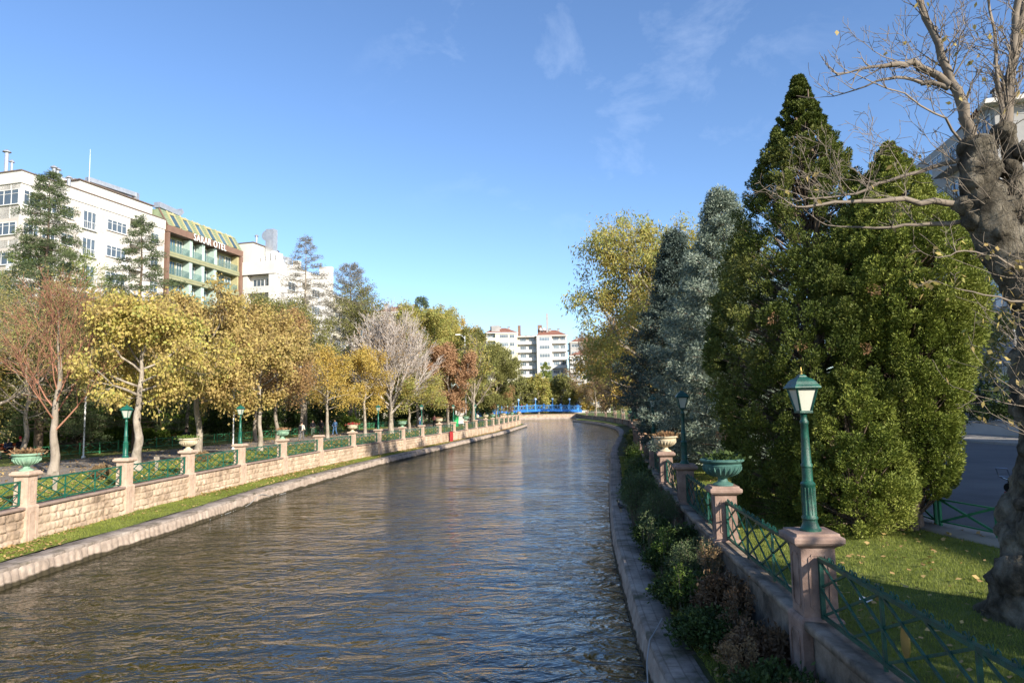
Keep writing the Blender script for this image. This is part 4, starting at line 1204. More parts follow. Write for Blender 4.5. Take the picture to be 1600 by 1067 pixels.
parts = [
    gnarl([(-.50, 0, -.2), (-.50, 0, .3), (-.46, 0, .9), (-.36, 0, 1.5), (-.27, 0, 2.1), (-.16, 0, 2.9), (-.16, 0, 3.7), (-.20, 0, 4.4), (-.24, .02, 5.0), (-.27, .05, 5.3)], [.58, .49, .40, .31, .28, .27, .29, .31, .25, .14], 64, 230, 3, .30),
    gnarl([(-.30, 0, 4.1), (-.58, -.05, 4.56), (-.80, -.08, 5.08), (-.87, -.08, 5.6), (-.84, -.06, 6.02), (-.86, -.05, 6.12)], [.28, .25, .22, .19, .18, .10], 36, 90, 5, .36),
    gnarl([(-.2, .1, 4.6), (-.50, .15, 5.1), (-.62, .15, 5.6), (-.55, .12, 6.0)], [.18, .13, .11, .09], 26, 50, 11, .35),
    gnarl([(-.28, 0, 4.7), (-.36, 0, 5.49), (-.39, 0, 6.2), (-.40, 0, 6.3)], [.18, .11, .09, .07], 26, 60, 7, .25),
    gnarl([(-.14, 0, 4.8), (.11, .05, 5.57), (.44, .1, 6.0), (.8, .15, 6.3)], [.26, .2, .16, .1], 22, 44, 9, .25),
    knob((-.92, -.05, 6.0), (.17, .16, .15), 1), knob((-.72, -.08, 5.35), (.16, .15, .16), 2), knob((-1.08, -.05, 5.23), (.14, .13, .12), 4), knob((-.44, 0, 6.22), (.15, .15, .13), 5),
    knob((-.60, .1, 6.08), (.13, .13, .12), 6), knob((-.52, -.2, 4.75), (.13, .12, .14), 7), knob((-.56, -.12, 2.55), (.14, .14, .20), 8), knob((-.60, -.2, 1.15), (.22, .2, .28), 9), knob((-.88, -.1, .55), (.2, .2, .28), 10),
    knob((-.42, -.22, 3.55), (.16, .14, .2), 12), knob((-.30, -.27, 3.05), (.15, .13, .18), 13), knob((-.5, -.25, 1.95), (.15, .14, .2), 14), knob((-.30, -.30, 4.15), (.15, .13, .18), 15), knob((-.05, -.36, 3.6), (.2, .15, .2), 16), knob((-.1, -.1, 5.3), (.13, .13, .13), 17)]
kr_ = random.Random(21)
for i in range(64):
    zc = kr_.uniform(.1, 5.2); xc = float(np.interp(zc, [0, .9, 2.1, 3.7, 5.2], [-.5, -.46, -.27, -.16, -.26])); rc = float(np.interp(zc, [0, .9, 2.1, 3.7, 5.2], [.46, .36, .24, .26, .16]))
    an_ = kr_.uniform(2.2, 6.0); rk = kr_.uniform(.05, .15)
    parts.append(knob((xc + rc * math.cos(an_), rc * math.sin(an_), zc), (rk, rk, rk * kr_.uniform(.8, 1.6)), 30 + i, 14, 10))
for i, c_ in enumerate([(-.95, -.1, 5.7), (-.68, .05, 5.85), (-1.0, -.15, 5.5), (-.62, -.15, 5.15), (-.75, -.2, 4.85), (-.5, -.2, 4.5), (-.95, -.05, 5.05), (-.45, -.05, 5.7), (-.3, -.12, 5.9), (-.55, .1, 5.45)]): parts.append(knob(c_, kr_.uniform(.10, .17), 90 + i, 18, 12))
V, q = join(parts)
link('trunk', arr_mesh('trunk', V, q, True, None, [M['plane_bark']]), pl)
pw = Wood(); prn = random.Random(77)
def shoots(p, d, L, r, lev=0):
    n = 6; sl = L / n
    for i in range(n):
        d = (d + rv(prn, .13) + Vector((0, 0, .05))).normalized()
        q2 = p + d * sl
        pw.seg(p, q2, max(.0035, r * (1 - i / (n + 1))), max(.0035, r * (1 - (i + 1) / (n + 1))))
        if lev < 2 and prn.random() < .62:
            o = rv(prn); o = (o - d * o.dot(d)).normalized()
            shoots(q2, (d * .8 + o * .75).normalized(), L * prn.uniform(.3, .55), r * .5, lev + 1)
        elif prn.random() < .25: pw.tip(q2, d)
        p = q2
def pole(pts, r0, r1, every=.3, sl=.8, upb=1.0, prob=.7):
    pts = [Vector(p) for p in pts]
    # densify with a small wobble
    Q = []
    for a, b in zip(pts[:-1], pts[1:]):
        for k in range(3): Q.append(a.lerp(b, k / 3) + rv(prn, .012))
    Q.append(pts[-1])
    n = len(Q)
    for i in range(n - 1):
        ra = r0 + (r1 - r0) * i / n; rb = r0 + (r1 - r0) * (i + 1) / n
        pw.seg(Q[i], Q[i + 1], ra, rb)
        if i > 0 and prn.random() < prob:
            for _ in range(2):
                o = Vector((prn.gauss(0, .7), prn.gauss(0, .7), abs(prn.gauss(upb, .5))))
                shoots(Q[i], (o + (Q[i + 1] - Q[i]).normalized() * .6).normalized(), sl * prn.uniform(.5, 1.2), max(.007, ra * .25), 1 if sl < .5 else 0)
    shoots(Q[-1], (Q[-1] - Q[-2]).normalized(), sl, r1 * .9)
y = 0
pole([(-.87, 0, 6.1), (-.96, 0, 6.55), (-1.08, 0, 6.90), (-1.21, .02, 7.44), (-1.38, .05, 8.07), (-1.6, .1, 8.9)], .075, .028)
pole([(-1.10, 0, 6.86), (-1.32, 0, 7.08), (-1.57, -.03, 7.16), (-1.88, -.05, 7.14)], .055, .035, prob=.25)
pole([(-1.13, 0, 6.83), (-1.42, .05, 6.95), (-1.75, .08, 7.02), (-2.01, .1, 6.99)], .035, .018)
pole([(-.38, 0, 6.2), (-.36, 0, 6.6), (-.30, 0, 6.89), (-.17, 0, 7.60), (.02, 0, 8.4), (.1, 0, 9.3)], .07, .03)
pole([(-.42, 0, 6.2), (-.22, .08, 6.97), (0, .1, 7.68), (.2, .15, 8.4)], .07, .03)
pole([(-.44, 0, 6.3), (-.50, -.05, 6.9), (-.52, -.08, 7.6), (-.6, -.1, 8.4)], .035, .012)
pole([(-.9, 0, 5.22), (-1.46, -.06, 5.27), (-2.04, -.12, 5.30), (-2.63, -.15, 5.25), (-3.2, -.2, 5.20)], .05, .014, sl=.7, prob=.6)
pole([(-.98, 0, 5.85), (-1.34, .1, 5.80), (-1.93, .15, 5.64), (-2.36, .2, 5.49), (-2.8, .22, 5.44)], .035, .012, sl=.75, prob=.6)
pole([(-.82, 0, 5.02), (-1.40, .15, 5.03), (-1.90, .2, 5.01), (-2.5, .3, 5.06)], .035, .012, sl=.6, prob=.4)
pole([(-.38, -.3, 3.77), (-.66, -.5, 3.88), (-1.15, -.6, 3.93), (-1.65, -.7, 4.02)], .022, .006, sl=.4, prob=.25)
pole([(-.50, -.2, 4.31), (-.94, -.35, 4.47), (-1.35, -.4, 4.56), (-1.75, -.5, 4.45)], .018, .006, sl=.35, prob=.3)
pole([(.3, .1, 5.9), (.5, .1, 6.6), (.55, .1, 7.5), (.5, .1, 8.5)], .07, .03)
pole([(-.95, 0, 6.0), (-1.3, -.2, 6.3), (-1.9, -.3, 6.6), (-2.5, -.3, 6.9)], .022, .006, sl=.5)
for _ in range(90):
    c = prn.choice([(-.92, 0, 6.0), (-.72, 0, 5.4), (-.5, -.1, 4.8), (-.44, 0, 6.2), (-.42, -.25, 3.6), (-.6, .1, 6.1), (-.3, -.2, 4.2), (-.5, -.2, 2.6), (-.25, -.1, 5.2), (-.6, -.1, 5.0), (-.5, -.2, 3.2), (-.45, -.25, 2.2), (-.3, -.3, 3.8)])
    o = Vector((prn.gauss(-.3, .7), prn.gauss(-.3, .5), abs(prn.gauss(.7, .5))))
    shoots(Vector(c) + o.normalized() * .12, o.normalized(), prn.uniform(.4, 1.1), .008, 1)
pw.build('branches', M['twig'], pl, .0035)
T = np.array(pw.tp); rg = np.random.default_rng(4)
low = T[:, 2] < 4.7
T = np.concatenate([T[rg.random(len(T)) < .025], T[low][rg.random(low.sum()) < .5]])
C = T + rg.normal(0, .05, T.shape); A_ = rg.normal(0, .5, C.shape) + np.array([0, 0, -.7])
V, q = quads_leaves(C, A_, .06 + .06 * rg.random(len(C)), .035 + .03 * rg.random(len(C)), rg)
link('dry_leaves', arr_mesh('dry_leaves', V, q, mats=[M['lf_catalpa_b']]), pl)
# ivy and moss growth at the foot
C = np.stack([rg.normal(-.30, .22, 1500), rg.normal(-.62, .16, 1500), rg.random(1500) ** 1.5 * 1.1], 1); A_ = rg.normal(0, .6, C.shape) + np.array([0, -.3, .2])
V, q = quads_leaves(C, A_, .06, .04, rg)
link('foot_growth', arr_mesh('foot_growth', V, q, mats=[M['lf_dark']]), pl)

# unseen tree added out of view, placed and sized to shade the near lawn
tree('plane_tree', 'tree', 'added leafy shade tree beside the camera, out of frame', 12.2, -1.8, 7.0, 5.8, 2.2, .28, M['plane_bark'], M['lf_olive'], 61, 16, (10, 70), 2, dict(kids=[2, 3, 2]), lk=14, lsize=.2, lw=.75, spread=.3)

# ---------------------------------------------------------------- left bank trees
PY = 'catalpa trees with yellow leaves along the left bank'
tree('catalpa_tree', 'catalpa', 'nearest yellow catalpa with a pale knobbly trunk and hanging pods on the left bank', -18.4, 33.6, 8.2, 6.8, 3.3, .21, M['wood_pale'], M['lf_catalpa'], 101, 16, (12, 70), 2, dict(kids=[2, 3, 2], wob=.16), lk=16, lsize=.15, fmin=.06, lw=.78, spread=.25, droop=1.1, group=PY, pods=(1.1, M['lf_catalpa_b']), minr=.008)
tree('catalpa_tree', 'catalpa', 'largest golden catalpa, full of leaves, right of the knobbly trunked one', -19.6, 42.6, 9.9, 9.4, 3.4, .21, M['wood_pale'], M['lf_catalpa_b'], 102, 20, (12, 70), 2, dict(kids=[2, 3, 2], wob=.16), lk=18, lsize=.16, fmin=.06, lw=.8, spread=.3, droop=1.1, group=PY, pods=(1.1, M['lf_catalpa_b']), minr=.008)
tree('catalpa_tree', 'catalpa', 'slimmer yellow-brown catalpa with a straight pale trunk behind the fourth pillar', -17.9, 48.5, 9.8, 7.0, 3.6, .16, M['wood_pale'], M['lf_catalpa_b'], 103, 14, (10, 70), 2, dict(kids=[2, 3, 2]), lk=20, lsize=.165, lw=.75, spread=.28, droop=.6, group=PY, minr=.008)
tree('bare_tree', 'tree', 'reddish bare multi-stemmed tree beside the largest left urn', -21.8, 32.6, 9.0, 7.2, 1.9, .19, M['wood_grey'], M['nd_olive'], 104, 20, (38, 82), 2, dict(kids=[3, 3, 2], wob=.09, trop=[.10, .08, .04], ang=30, ratio=.5, thick=.5), lk=2.5, lsize=.11, lw=.25, spread=.2, droop=.1, twigmat=M['twig_red'], minr=.008, fmin=.05)
tree('autumn_tree', 'tree', 'green yellow tree behind the reddish bare tree, beside the promenade', -29.5, 41.5, 8.0, 9.0, 2.6, .16, M['wood_grey'], M['lf_olive'], 106, 14, (5, 65), 2, dict(kids=[2, 3, 2]), lk=14, lsize=.15, lw=.5, spread=.36, minr=.01)
tree('bare_tree', 'tree', 'feathery brown tree leaning in from the left photo edge', -26.5, 33.5, 9.2, 9.0, 1.8, .22, M['wood_grey'], M['nd_olive'], 105, 16, (0, 60), 2, dict(kids=[3, 3, 2], wob=.1), lk=9, lsize=.13, lw=.22, spread=.25, droop=.3, minr=.007)
whorl_conifer('cedar_tree', 'cedar', 'dark green cedar spire in front of the white apartment block, nearest the left edge', -31.8, 46, 19.6,
              prof_pts((0, 4.6), (5, 4.5), (9, 3.6), (12, 2.5), (14.5, 1.9), (16.5, 1.5), (18, .9), (19.6, .1)), M['nd_cedar'], M['wood_brown'], 111, nb=130, per=3.6, k=32, ll=.5, lr=.16, lsize=.18, lw=.20, rise=.12, droop=.28, tipup=.15, th=1.6, tr=.3, side=.42, minr=.012, group='cedars on the left bank')
dense_conifer('pine_tree', 'pine', 'broad light green pine behind the cedar at the left', -35.5, 52, 15.6, prof_pts((2.5, 4.6), (6, 6.2), (10, 5.6), (13, 3.8), (15, 1.8), (15.6, .6)), 340, 90, M['nd_pine'], M['wood_brown'], 112, ll=1.3, lr=.62, lsize=.34, lw=.13, outw=.8, up=.6, th=2.5, lobe_in=.5)
dense_conifer('pine_tree', 'pine', 'light green pine touching the left photo edge', -44.0, 54, 15.0, prof_pts((2.5, 4.6), (6, 6.0), (10, 5.0), (13, 3.2), (15, .6)), 260, 80, M['nd_pine'], M['wood_brown'], 113, ll=1.3, lr=.62, lsize=.34, lw=.13, outw=.8, up=.6, th=2.5, lobe_in=.5)
whorl_conifer('cedar_tree', 'cedar', 'second green cedar with spreading boughs left of the green hotel', -28.6, 52, 18.0,
              prof_pts((0, 4.8), (6, 4.6), (10, 3.8), (12.5, 3.4), (13.5, 1.9), (15.5, 1.2), (17, .7), (18, .1)), M['nd_cedar'], M['wood_brown'], 114, nb=100, per=3, k=26, ll=.5, lr=.14, lsize=.19, lw=.20, rise=.1, droop=.2, tipup=.15, th=1.6, tr=.3, side=.42, minr=.012, group='cedars on the left bank')
whorl_conifer('cedar_tree', 'cedar', 'tall thin grey cedar, almost bare, in front of the white terraced block', -25.0, 82, 24.0,
              prof_pts((0, 4.6), (8, 5.0), (14, 4.2), (18, 2.8), (21, 1.8), (23, .9), (24, .1)), M['nd_grey'], M['wood_grey'], 115, nb=125, per=2.0, k=13, ll=.5, lr=.16, lsize=.3, lw=.12, rise=.02, droop=.1, tipup=.2, th=3.5, tr=.38, side=.4, keep=.85, minr=.022, group='cedars on the left bank')
whorl_conifer('cedar_tree', 'cedar', 'grey green cedar with a feathery top between the white block and the red roofs', -20.9, 88, 21.6,
              prof_pts((0, 4.8), (8, 5.0), (13, 4.2), (17, 3.0), (19.5, 1.9), (21, .7), (21.6, .1)), M['nd_grey'], M['wood_grey'], 116, nb=90, per=2.4, k=18, ll=.6, lr=.2, lsize=.3, lw=.14, rise=.4, droop=.0, tipup=.35, th=4, tr=.35, side=.42, minr=.02, group='cedars on the left bank')
whorl_conifer('cedar_tree', 'cedar', 'small distant dark spire left of the green-yellow poplars', -14.9, 112, 21.0, prof_pts((0, 3.0), (10, 3.0), (16, 2.0), (19, 1.0), (21, .1)), M['nd_cedar'], M['wood_brown'], 117, nb=70, per=1.6, k=20, ll=.7, lr=.3, lsize=.36, lw=.2, tipup=.2, th=3, tr=.3, minr=.02, group='cedars on the left bank')
GA = 'autumn trees along the left bank'
for (x, y, H, W, th, lf, lab, sd, kw) in [
        (-20.0, 58, 11.0, 8.6, 3.0, 'lf_orange', 'orange brown tree right of the golden catalpas', 121, dict(lk=23.0)),
        (-24.0, 64, 13.0, 9.5, 3.5, 'lf_olive', 'tall olive tree behind the orange brown one', 122, dict(lk=23.0)),
        (-17.9, 66, 8.4, 5.4, 2.8, 'lf_gold', 'small forked yellow tree above the walking people', 123, dict(lk=8.7)),
        (-22.4, 72, 14.5, 8.5, 3.5, 'lf_olive', 'olive tree with thin leaves between the grey cedar and the yellow tree', 124, dict(lk=12.8)),
        (-15.6, 72, 9.0, 6.0, 2.8, 'lf_gold', 'bright golden tree just left of the pale bare tree', 125, dict(lk=20.4)),
        (-19.6, 86, 17.5, 9.0, 4.0, 'lf_olive', 'tall thin olive tree behind the golden one', 126, dict(lk=10.2)),
        (-12.2, 80, 7.2, 9.0, 2.2, 'lf_yelgreen', 'low yellow-green tree under the pale bare branches', 127, dict(lk=15.3)),
        (-14.0, 100, 18.0, 10.0, 4, 'lf_yelgreen', 'tall green-yellow tree behind the pale bare tree', 128, dict(lk=23.0)),
        (-10.6, 112, 18.6, 9.5, 4, 'lf_yelgreen', 'second tall green-yellow tree, farther and right of the first', 129, dict(lk=20.4)),
        (-9.1, 96, 11.0, 7.6, 2.6, 'lf_rust', 'rust red tree left of the twin street light mast', 130, dict(lk=25.5)),
        (-6.4, 108, 14.4, 9.0, 2.8, 'lf_olive', 'olive green tree right of the rust red one', 131, dict(lk=30.6)),
        (-9.5, 122, 18.0, 9.5, 4, 'lf_gold', 'golden olive tree rising behind the olive ones', 132, dict(lk=20.4)),
        (-2.9, 119, 12.6, 8.4, 2.6, 'lf_olive', 'last big olive green tree before the blue bridge', 133, dict(lk=30.6)),
        (-2.6, 136, 7.0, 6.4, 1.8, 'lf_orange', 'low orange tree near the left end of the blue bridge', 134, dict(lk=25.5)),
        (-28.4, 60, 12.5, 10, 3.5, 'lf_green', 'green leaved tree in the park behind the golden catalpa', 135, dict(lk=23.0)),
        (-38.0, 60, 12.0, 11, 2.5, 'lf_green', 'green tree behind the seated people', 136, dict(lk=23.0)),
        (-34.0, 40.5, 8.2, 8.2, 2.4, 'lf_gold', 'small gold leaved tree at the left photo edge', 138, dict(lk=20.4))]:
    tree('autumn_tree', 'tree', lab, x, y, H, W, th, .16, M['wood_pale'] if sd in (123, 125) else M['wood_grey'], M[lf], sd, 14, (15, 70), 2, dict(kids=[2, 3, 2]), lsize=.15 if y < 90 else .20, lw=.66, spread=.36, group=GA, minr=.01 if y < 80 else .016, **kw)
tree('bare_tree', 'tree', 'large pale leafless tree with upward fanning branches in the middle of the left bank', -13.9, 78, 12.4, 13.0, 2.2, .26, M['wood_pale'], M['lf_brown'], 141, 26, (35, 84), 2, dict(kids=[3, 3, 2], wob=.06, trop=[.08, .07, .04], ang=26, ratio=.52), lk=.35, lsize=.2, twigmat=M['white_twig'], minr=.017, cw=.6)
tree('bare_tree', 'tree', 'grey trunked leafless tree between the two olive trees', -5.6, 99, 12.8, 7.0, 2.4, .2, M['wood_pale'], M['lf_yelgreen'], 142, 16, (40, 82), 2, dict(kids=[2, 3, 2], wob=.08, ang=30), lk=2, lsize=.28, twigmat=M['wood_grey'], minr=.018)
# trees beyond the bridge
GT = 'trees behind the blue bridge'
for (x, y, H, W, lf, lab, sd) in [(2.4, 232, 11.5, 11, 'lf_olive', 'olive tree behind the left end of the blue bridge', 151), (8.6, 234, 12.5, 10, 'lf_yelgreen', 'yellow tree behind the middle of the blue bridge', 152), (17.2, 236, 12.5, 11, 'lf_olive', 'dark olive tree behind the right part of the blue bridge', 153),
                                  (25.0, 231, 9.5, 10, 'lf_gold', 'yellow tree behind the right end of the blue bridge', 154), (13.0, 244, 10, 9, 'lf_gold', 'yellow tree between the two olive ones behind the bridge', 156), (-4.8, 236, 12, 10, 'lf_green', 'green tree left of the far white buildings', 157), (33, 222, 14, 12, 'lf_brown', 'brown tree right of the blue bridge', 158)]:
    tree('autumn_tree', 'tree', lab, x, y, H, W, 1.2, .25, M['wood_grey'], M[lf], sd, 13, (5, 65), 2, dict(kids=[2, 2, 2]), lk=7, lsize=.5, lw=.7, spread=.5, group=GT, minr=.03)
dense_conifer('cypress_tree', 'cypress', 'small green pointed conifer behind the blue bridge', 11.6, 240, 17.5, prof_pts((.5, 3.2), (6, 3.3), (12, 2.0), (16, .9), (17.5, .1)), 90, 70, M['nd_pine'], M['wood_brown'], 155, ll=1.6, lr=.7, lsize=.5, lw=.4)

# dark undergrowth at the back of the park --------------------------------
GH = 'dark evergreen bushes at the back of the park'
hb = [(-45.5, 57, 'leftmost dark bush behind the seated people'), (-39.5, 61, 'dark bush behind the bench with three people'), (-35.2, 55.5, 'green bush behind the star pattern fence, left part'), (-33.6, 63, 'green bush behind the star pattern fence, right part'),
      (-33.5, 71.5, 'dark bush left of the red bench'), (-32.2, 79, 'very dark bush behind the red bench'), (-29.8, 88, 'dark bush right of the red bench between the trunks'), (-27.5, 98, 'dark bush behind the walking group'),
      (-24.5, 108, 'dark bush between the golden trees'), (-21.5, 118, 'distant dark bush under the pale bare tree'), (-17.5, 126, 'distant dark bush right of the pale bare tree'), (-13.0, 134, 'distant dark bush behind the notice board'), (-8.5, 143, 'distant dark bush by the bend of the promenade'), (-9, 160, 'farthest dark bush left of the bridge')]
for j, (x, y, lab) in enumerate(hb):
    rj = random.Random(j + 5); W = 7.5 + rj.random() * 2.5; H = 2.6 + rj.random() * 1.4 if y < 66 else 4.2 + rj.random() * 1.8
    dense_conifer('evergreen_bush', 'bush', lab, x, y, H, prof_pts((0, W * .42), (H * .5, W * .5), (H * .85, W * .32), (H, .3)), 150, 70, M['lf_green'] if j in (2, 3) else M['lf_dark'], M['wood_brown'], 200 + j, ll=1.0, lr=.5, lsize=.26, lw=.55, outw=.7, up=.6, group=GH)
GK = 'tall dark conifers at the back of the park'
for j, (x, y, H, lab) in enumerate([(-50, 66, 12.5, 'dark conifer behind the pine at the left photo edge'), (-42, 70, 12, 'dark conifer behind the left bush row, second'), (-38.5, 80, 12.5, 'dark conifer filling the gap left of the hotel trees'), (-34.6, 92, 13, 'dark conifer under the hotel sign, behind the catalpas'),
                                    (-30.5, 102, 13, 'dark conifer left of the grey cedar trunk'), (-27, 114, 13, 'dark conifer right of the grey cedar trunk'), (-22.6, 126, 13, 'dark conifer behind the golden trees in the distance'), (-17.2, 140, 13, 'farthest dark conifer of the park')]):
    dense_conifer('dark_conifer', 'conifer', lab, x, y, H, prof_pts((0, 4.2), (4, 4.6), (8, 3.4), (11, 1.8), (H, .2)), 230, 60, M['lf_dark'] if j % 2 else M['nd_cedar'], M['wood_brown'], 230 + j, ll=1.3, lr=.6, lsize=.36, lw=.4, outw=.8, up=.3, group=GK)

# ---------------------------------------------------------------- buildings
WIN = {}
def win_meshes(w, h, mull, fm, gm, style='w'):
    k = (round(w, 2), round(h, 2), mull, fm.name, gm.name, style)
    if k in WIN: return WIN[k]
    f = MB(); t = .07; d = .09
    y = -.035
    f.box((0, y, t / 2), (w, d, t)); f.box((0, y, h - t / 2), (w, d, t))
    for s in (-1, 1): f.box((s * (w / 2 - t / 2), y, h / 2), (t, d, h - 2 * t))
    for i in range(1, mull):
        f.box((-w / 2 + w * i / mull, y, h / 2), (.06, d - .02, h - 2 * t))
    if style == 'w' and h > 1.2:
        f.box((0, y, h * .72), (w - 2 * t, d - .04, .045))
    if style != 'd': f.box((0, -.08, -.03), (w + .2, .2, .06))
    if style in ('f', 'r'):
        rh = .95
        f.box((0, -.30, rh), (w + .2, .04, .04)); f.box((0, -.30, .06), (w + .2, .04, .04)); f.box((0, -.16, .0), (w + .2, .30, .08))
        for s in (-1, 1): f.box((s * (w / 2 + .08), -.16, rh), (.03, .28, .03))
        n = max(3, int(w / .22))
        for i in range(n + 1): f.box((-w / 2 - .08 + (w + .16) * i / n, -.30, rh / 2), (.02, .02, rh))
    p = MB(); p.box((0, -.012, h / 2), (w - 2 * t, .03, h - 2 * t))
    WIN[k] = (f.mesh('window', fm), p.mesh('pane', gm))
    return WIN[k]

ARN = random.Random(5)
SEP = {'ac_unit', 'flue_pipe', 'chimney', 'partition', 'rooftop_tank', 'drainpipe', 'balcony_parapet', 'balcony_slab', 'wall_panel', 'glass_balustrade', 'penthouse', 'antenna_mast', 'chimney_cap', 'roof_duct', 'dormer_trim'}
class Bld:
    def __init__(s, name, label, x, y, z=GZ, cat='building', group=None):
        s.o = (x, y, z); s.root = empty(name, s.o, 0, label, cat, group); s.mb = {}; s.nw = 0; s.nk = 0
    def get(s, part, mat):
        if part in SEP:
            s.nk += 1; k = (part, mat.name, s.nk)
        else: k = (part, mat.name)
        if k not in s.mb: s.mb[k] = (MB(), mat)
        return s.mb[k][0]
    def frame(s, p0, p1):
        p0 = Vector((p0[0] - s.o[0], p0[1] - s.o[1])); p1 = Vector((p1[0] - s.o[0], p1[1] - s.o[1]))
        u = (p1 - p0).normalized()
        return p0, u, Vector((u.y, -u.x)), math.atan2(u.y, u.x), (p1 - p0).length
    def box(s, part, mat, fr, u0, u1, v0, v1, z0, z1):
        """box in facade coordinates: u along, v outward, z above the foot"""
        p0, u, n, rz, L_ = fr
        c = p0 + u * ((u0 + u1) / 2) + n * ((v0 + v1) / 2)
        s.get(part, mat).box((c.x, c.y, (z0 + z1) / 2), (u1 - u0, abs(v1 - v0), z1 - z0), rz)
    def window(s, fr, uc, v, z, w, h, mull=2, fm=None, gm=None, style='w'):
        if s.nw >= 98: return
        s.nw += 1
        p0, u, n, rz, L_ = fr
        fm = fm or M['frame_w']; gm = gm or M['glass']
        a, b = win_meshes(w, h, mull, fm, gm, style)
        nm = {'w': 'window', 'f': 'french_window', 'd': 'balcony_door', 'r': 'window'}[style]
        o = link(nm, a, s.root); c = p0 + u * uc + n * v
        o.location = (c.x, c.y, z); o.rotation_euler = (0, 0, rz)
        link('pane', b, o)
    def done(s):
        for k_, (mb, mat) in s.mb.items(): mb.build(k_[0], mat, s.root)
        return s.root

def facade(B, fr, ztop, fh, nf, bays, wall, panel=None, T=1.3, rail=None, parapet=.0, fm=None, gm=None, slab=None):
    """front layer T thick; floors counted down from ztop; bays (u0,u1,type[,mullions])"""
    for k in range(nf):
        z1 = ztop - k * fh; z0 = z1 - fh
        if z0 < 0: z0 = 0
        for b in bays:
            u0, u1, ty = b[:3]; mu = b[3] if len(b) > 3 else 2
            if isinstance(ty, (list, tuple)): ty = ty[min(k, len(ty) - 1)]
            w = u1 - u0; uc = (u0 + u1) / 2
            if ty in 'LG':
                B.box('balcony_slab', slab or wall, fr, u0, u1, -T, .04, z0 - .02, z0 + .22)
                B.box('wall', wall, fr, u0, u1, -T - .25, -T, z0 + .22, z1)
                B.window(fr, uc - w * .20, -T + .002, z0 + .25, min(2.2, w * .46), 2.2, 3, fm, gm, 'd')
                if w > 3: B.window(fr, uc + w * .26, -T + .002, z0 + 1.0, min(1.9, w * .38), 1.5, 3, fm, gm, 'd')
                if ty == 'G': B.box('balcony_parapet', wall, fr, u0, u1, -.08, .05, z0 + .22, z0 + 1.1)
                else:
                    rm = rail or M['steel']
                    n = int(w / .25); mr_ = MB(); p0_, u_, n_, rz_, _l = fr
                    def bb(ua, ub, za, zb_):
                        c_ = p0_ + u_ * ((ua + ub) / 2); mr_.box((c_.x, c_.y, (za + zb_) / 2), (ub - ua, .03, zb_ - za), rz_)
                    bb(u0, u1, z0 + 1.12, z0 + 1.17)
                    for i in range(n): bb(u0 + (i + .5) * w / n - .012, u0 + (i + .5) * w / n + .012, z0 + .22, z0 + 1.12)
                    mr_.build('balcony_railing', rm, B.root)
            elif ty == 'B':   # projecting balcony
                B.box('wall', wall, fr, u0, u1, -T, 0, z0, z1)
                B.box('balcony_slab', slab or wall, fr, u0 + .1, u1 - .1, .0, 1.1, z0 - .05, z0 + .12)
                B.box('balcony_parapet', wall, fr, u0 + .1, u1 - .1, 1.0, 1.1, z0 + .12, z0 + .95)
                B.window(fr, uc, .002, z0 + .15, w * .6, 2.1, 3, fm, gm, 'd')
            else:
                B.box('wall', wall, fr, u0, u1, -T, 0, z0, z1)
                if ty == 'p' and panel: B.box('wall_panel', panel, fr, u0 + .03, u1 - .03, 0, .03, z0 + .35, z1 - .55)
                if ty in 'wr':
                    if ty == 'w' and ARN.random() < .22: s_n = B.get('ac_unit', M['white']); c_ = fr[0] + fr[1] * (uc + w * .3) + fr[2] * .2; s_n.box((c_.x, c_.y, z0 + .5), (.8, .32, .55), fr[3])
                    if panel: B.box('wall_panel', panel, fr, u0 + .02, u1 - .02, 0, .02, z0 + .35, z1 - .55)
                    B.window(fr, uc, .022, z0 + (.95 if ty == 'w' else .5), w * .82, 1.45 if ty == 'w' else 1.9, mu, fm, gm, ty)
                if ty == 'f': B.window(fr, uc, .004, z0 + .22, w * .8, 2.35, mu, fm, gm, 'f')
                if ty == 'W':  # glazed-in balcony
                    B.window(fr, uc, .004, z0 + 1.0, w * .94, 1.75, mu, fm, gm, 'w')

def chimney(B, part, mat, x, y, z0, z1, w, d=None, rz=0):
    B.get(part, mat).box((x - B.o[0], y - B.o[1], (z0 + z1) / 2 - B.o[2]), (w, d or w, z1 - z0), rz)
def pipe(B, part, mat, x, y, z0, z1, r, hat=True):
    pr_ = [(r, z0 - B.o[2]), (r, z1 - B.o[2])]
    if hat: pr_ += [(r, z1 - B.o[2]), (r * 2.1, z1 - B.o[2] + .03), (r * 2.1, z1 - B.o[2] + .1), (r * .4, z1 - B.o[2] + .35)]
    B.get(part, mat).lathe(pr_, 10, (x - B.o[0], y - B.o[1], 0))

W1, P1 = M['white_wall'], M['beige_wall']
# A: white and beige block at the left --------------------------------
a0, a1 = (-55.1, 75.0), (-49.5, 96.0)
A = Bld('apartment_block', 'white and beige apartment block at the left edge, antenna and flue pipes on its roof', *a0)
fr = A.frame(a0, a1); fh = 3.42
facade(A, fr, 29.0, fh, 8, [(0, .25, 'n'), (.25, 2.5, ['W', 'w'], 3), (2.5, 4.6, ['W', 'w'], 3), (4.6, 5.0, 'n'), (5.0, 7.0, 'w', 2), (7.0, 7.9, 'p'), (7.9, 10.3, 'f', 3), (10.3, 11.4, 'p'), (11.4, 15.2, 'w', 4), (15.2, 15.5, 'n'),
                            (15.5, 17.8, 'L'), (17.8, 18.9, 'n'), (18.9, 20.7, 'w', 2), (20.7, 21.7, 'p')], W1, P1)
A.box('wall', W1, fr, 0, 21.7, -14, -1.55, 0, 29.0)
A.box('parapet', W1, fr, -.12, 21.7, -14.1, .12, 29.0, 30.35); A.box('roof_edge', M['roof_dark'], fr, -.2, 21.75, -14.2, .2, 30.35, 30.5)
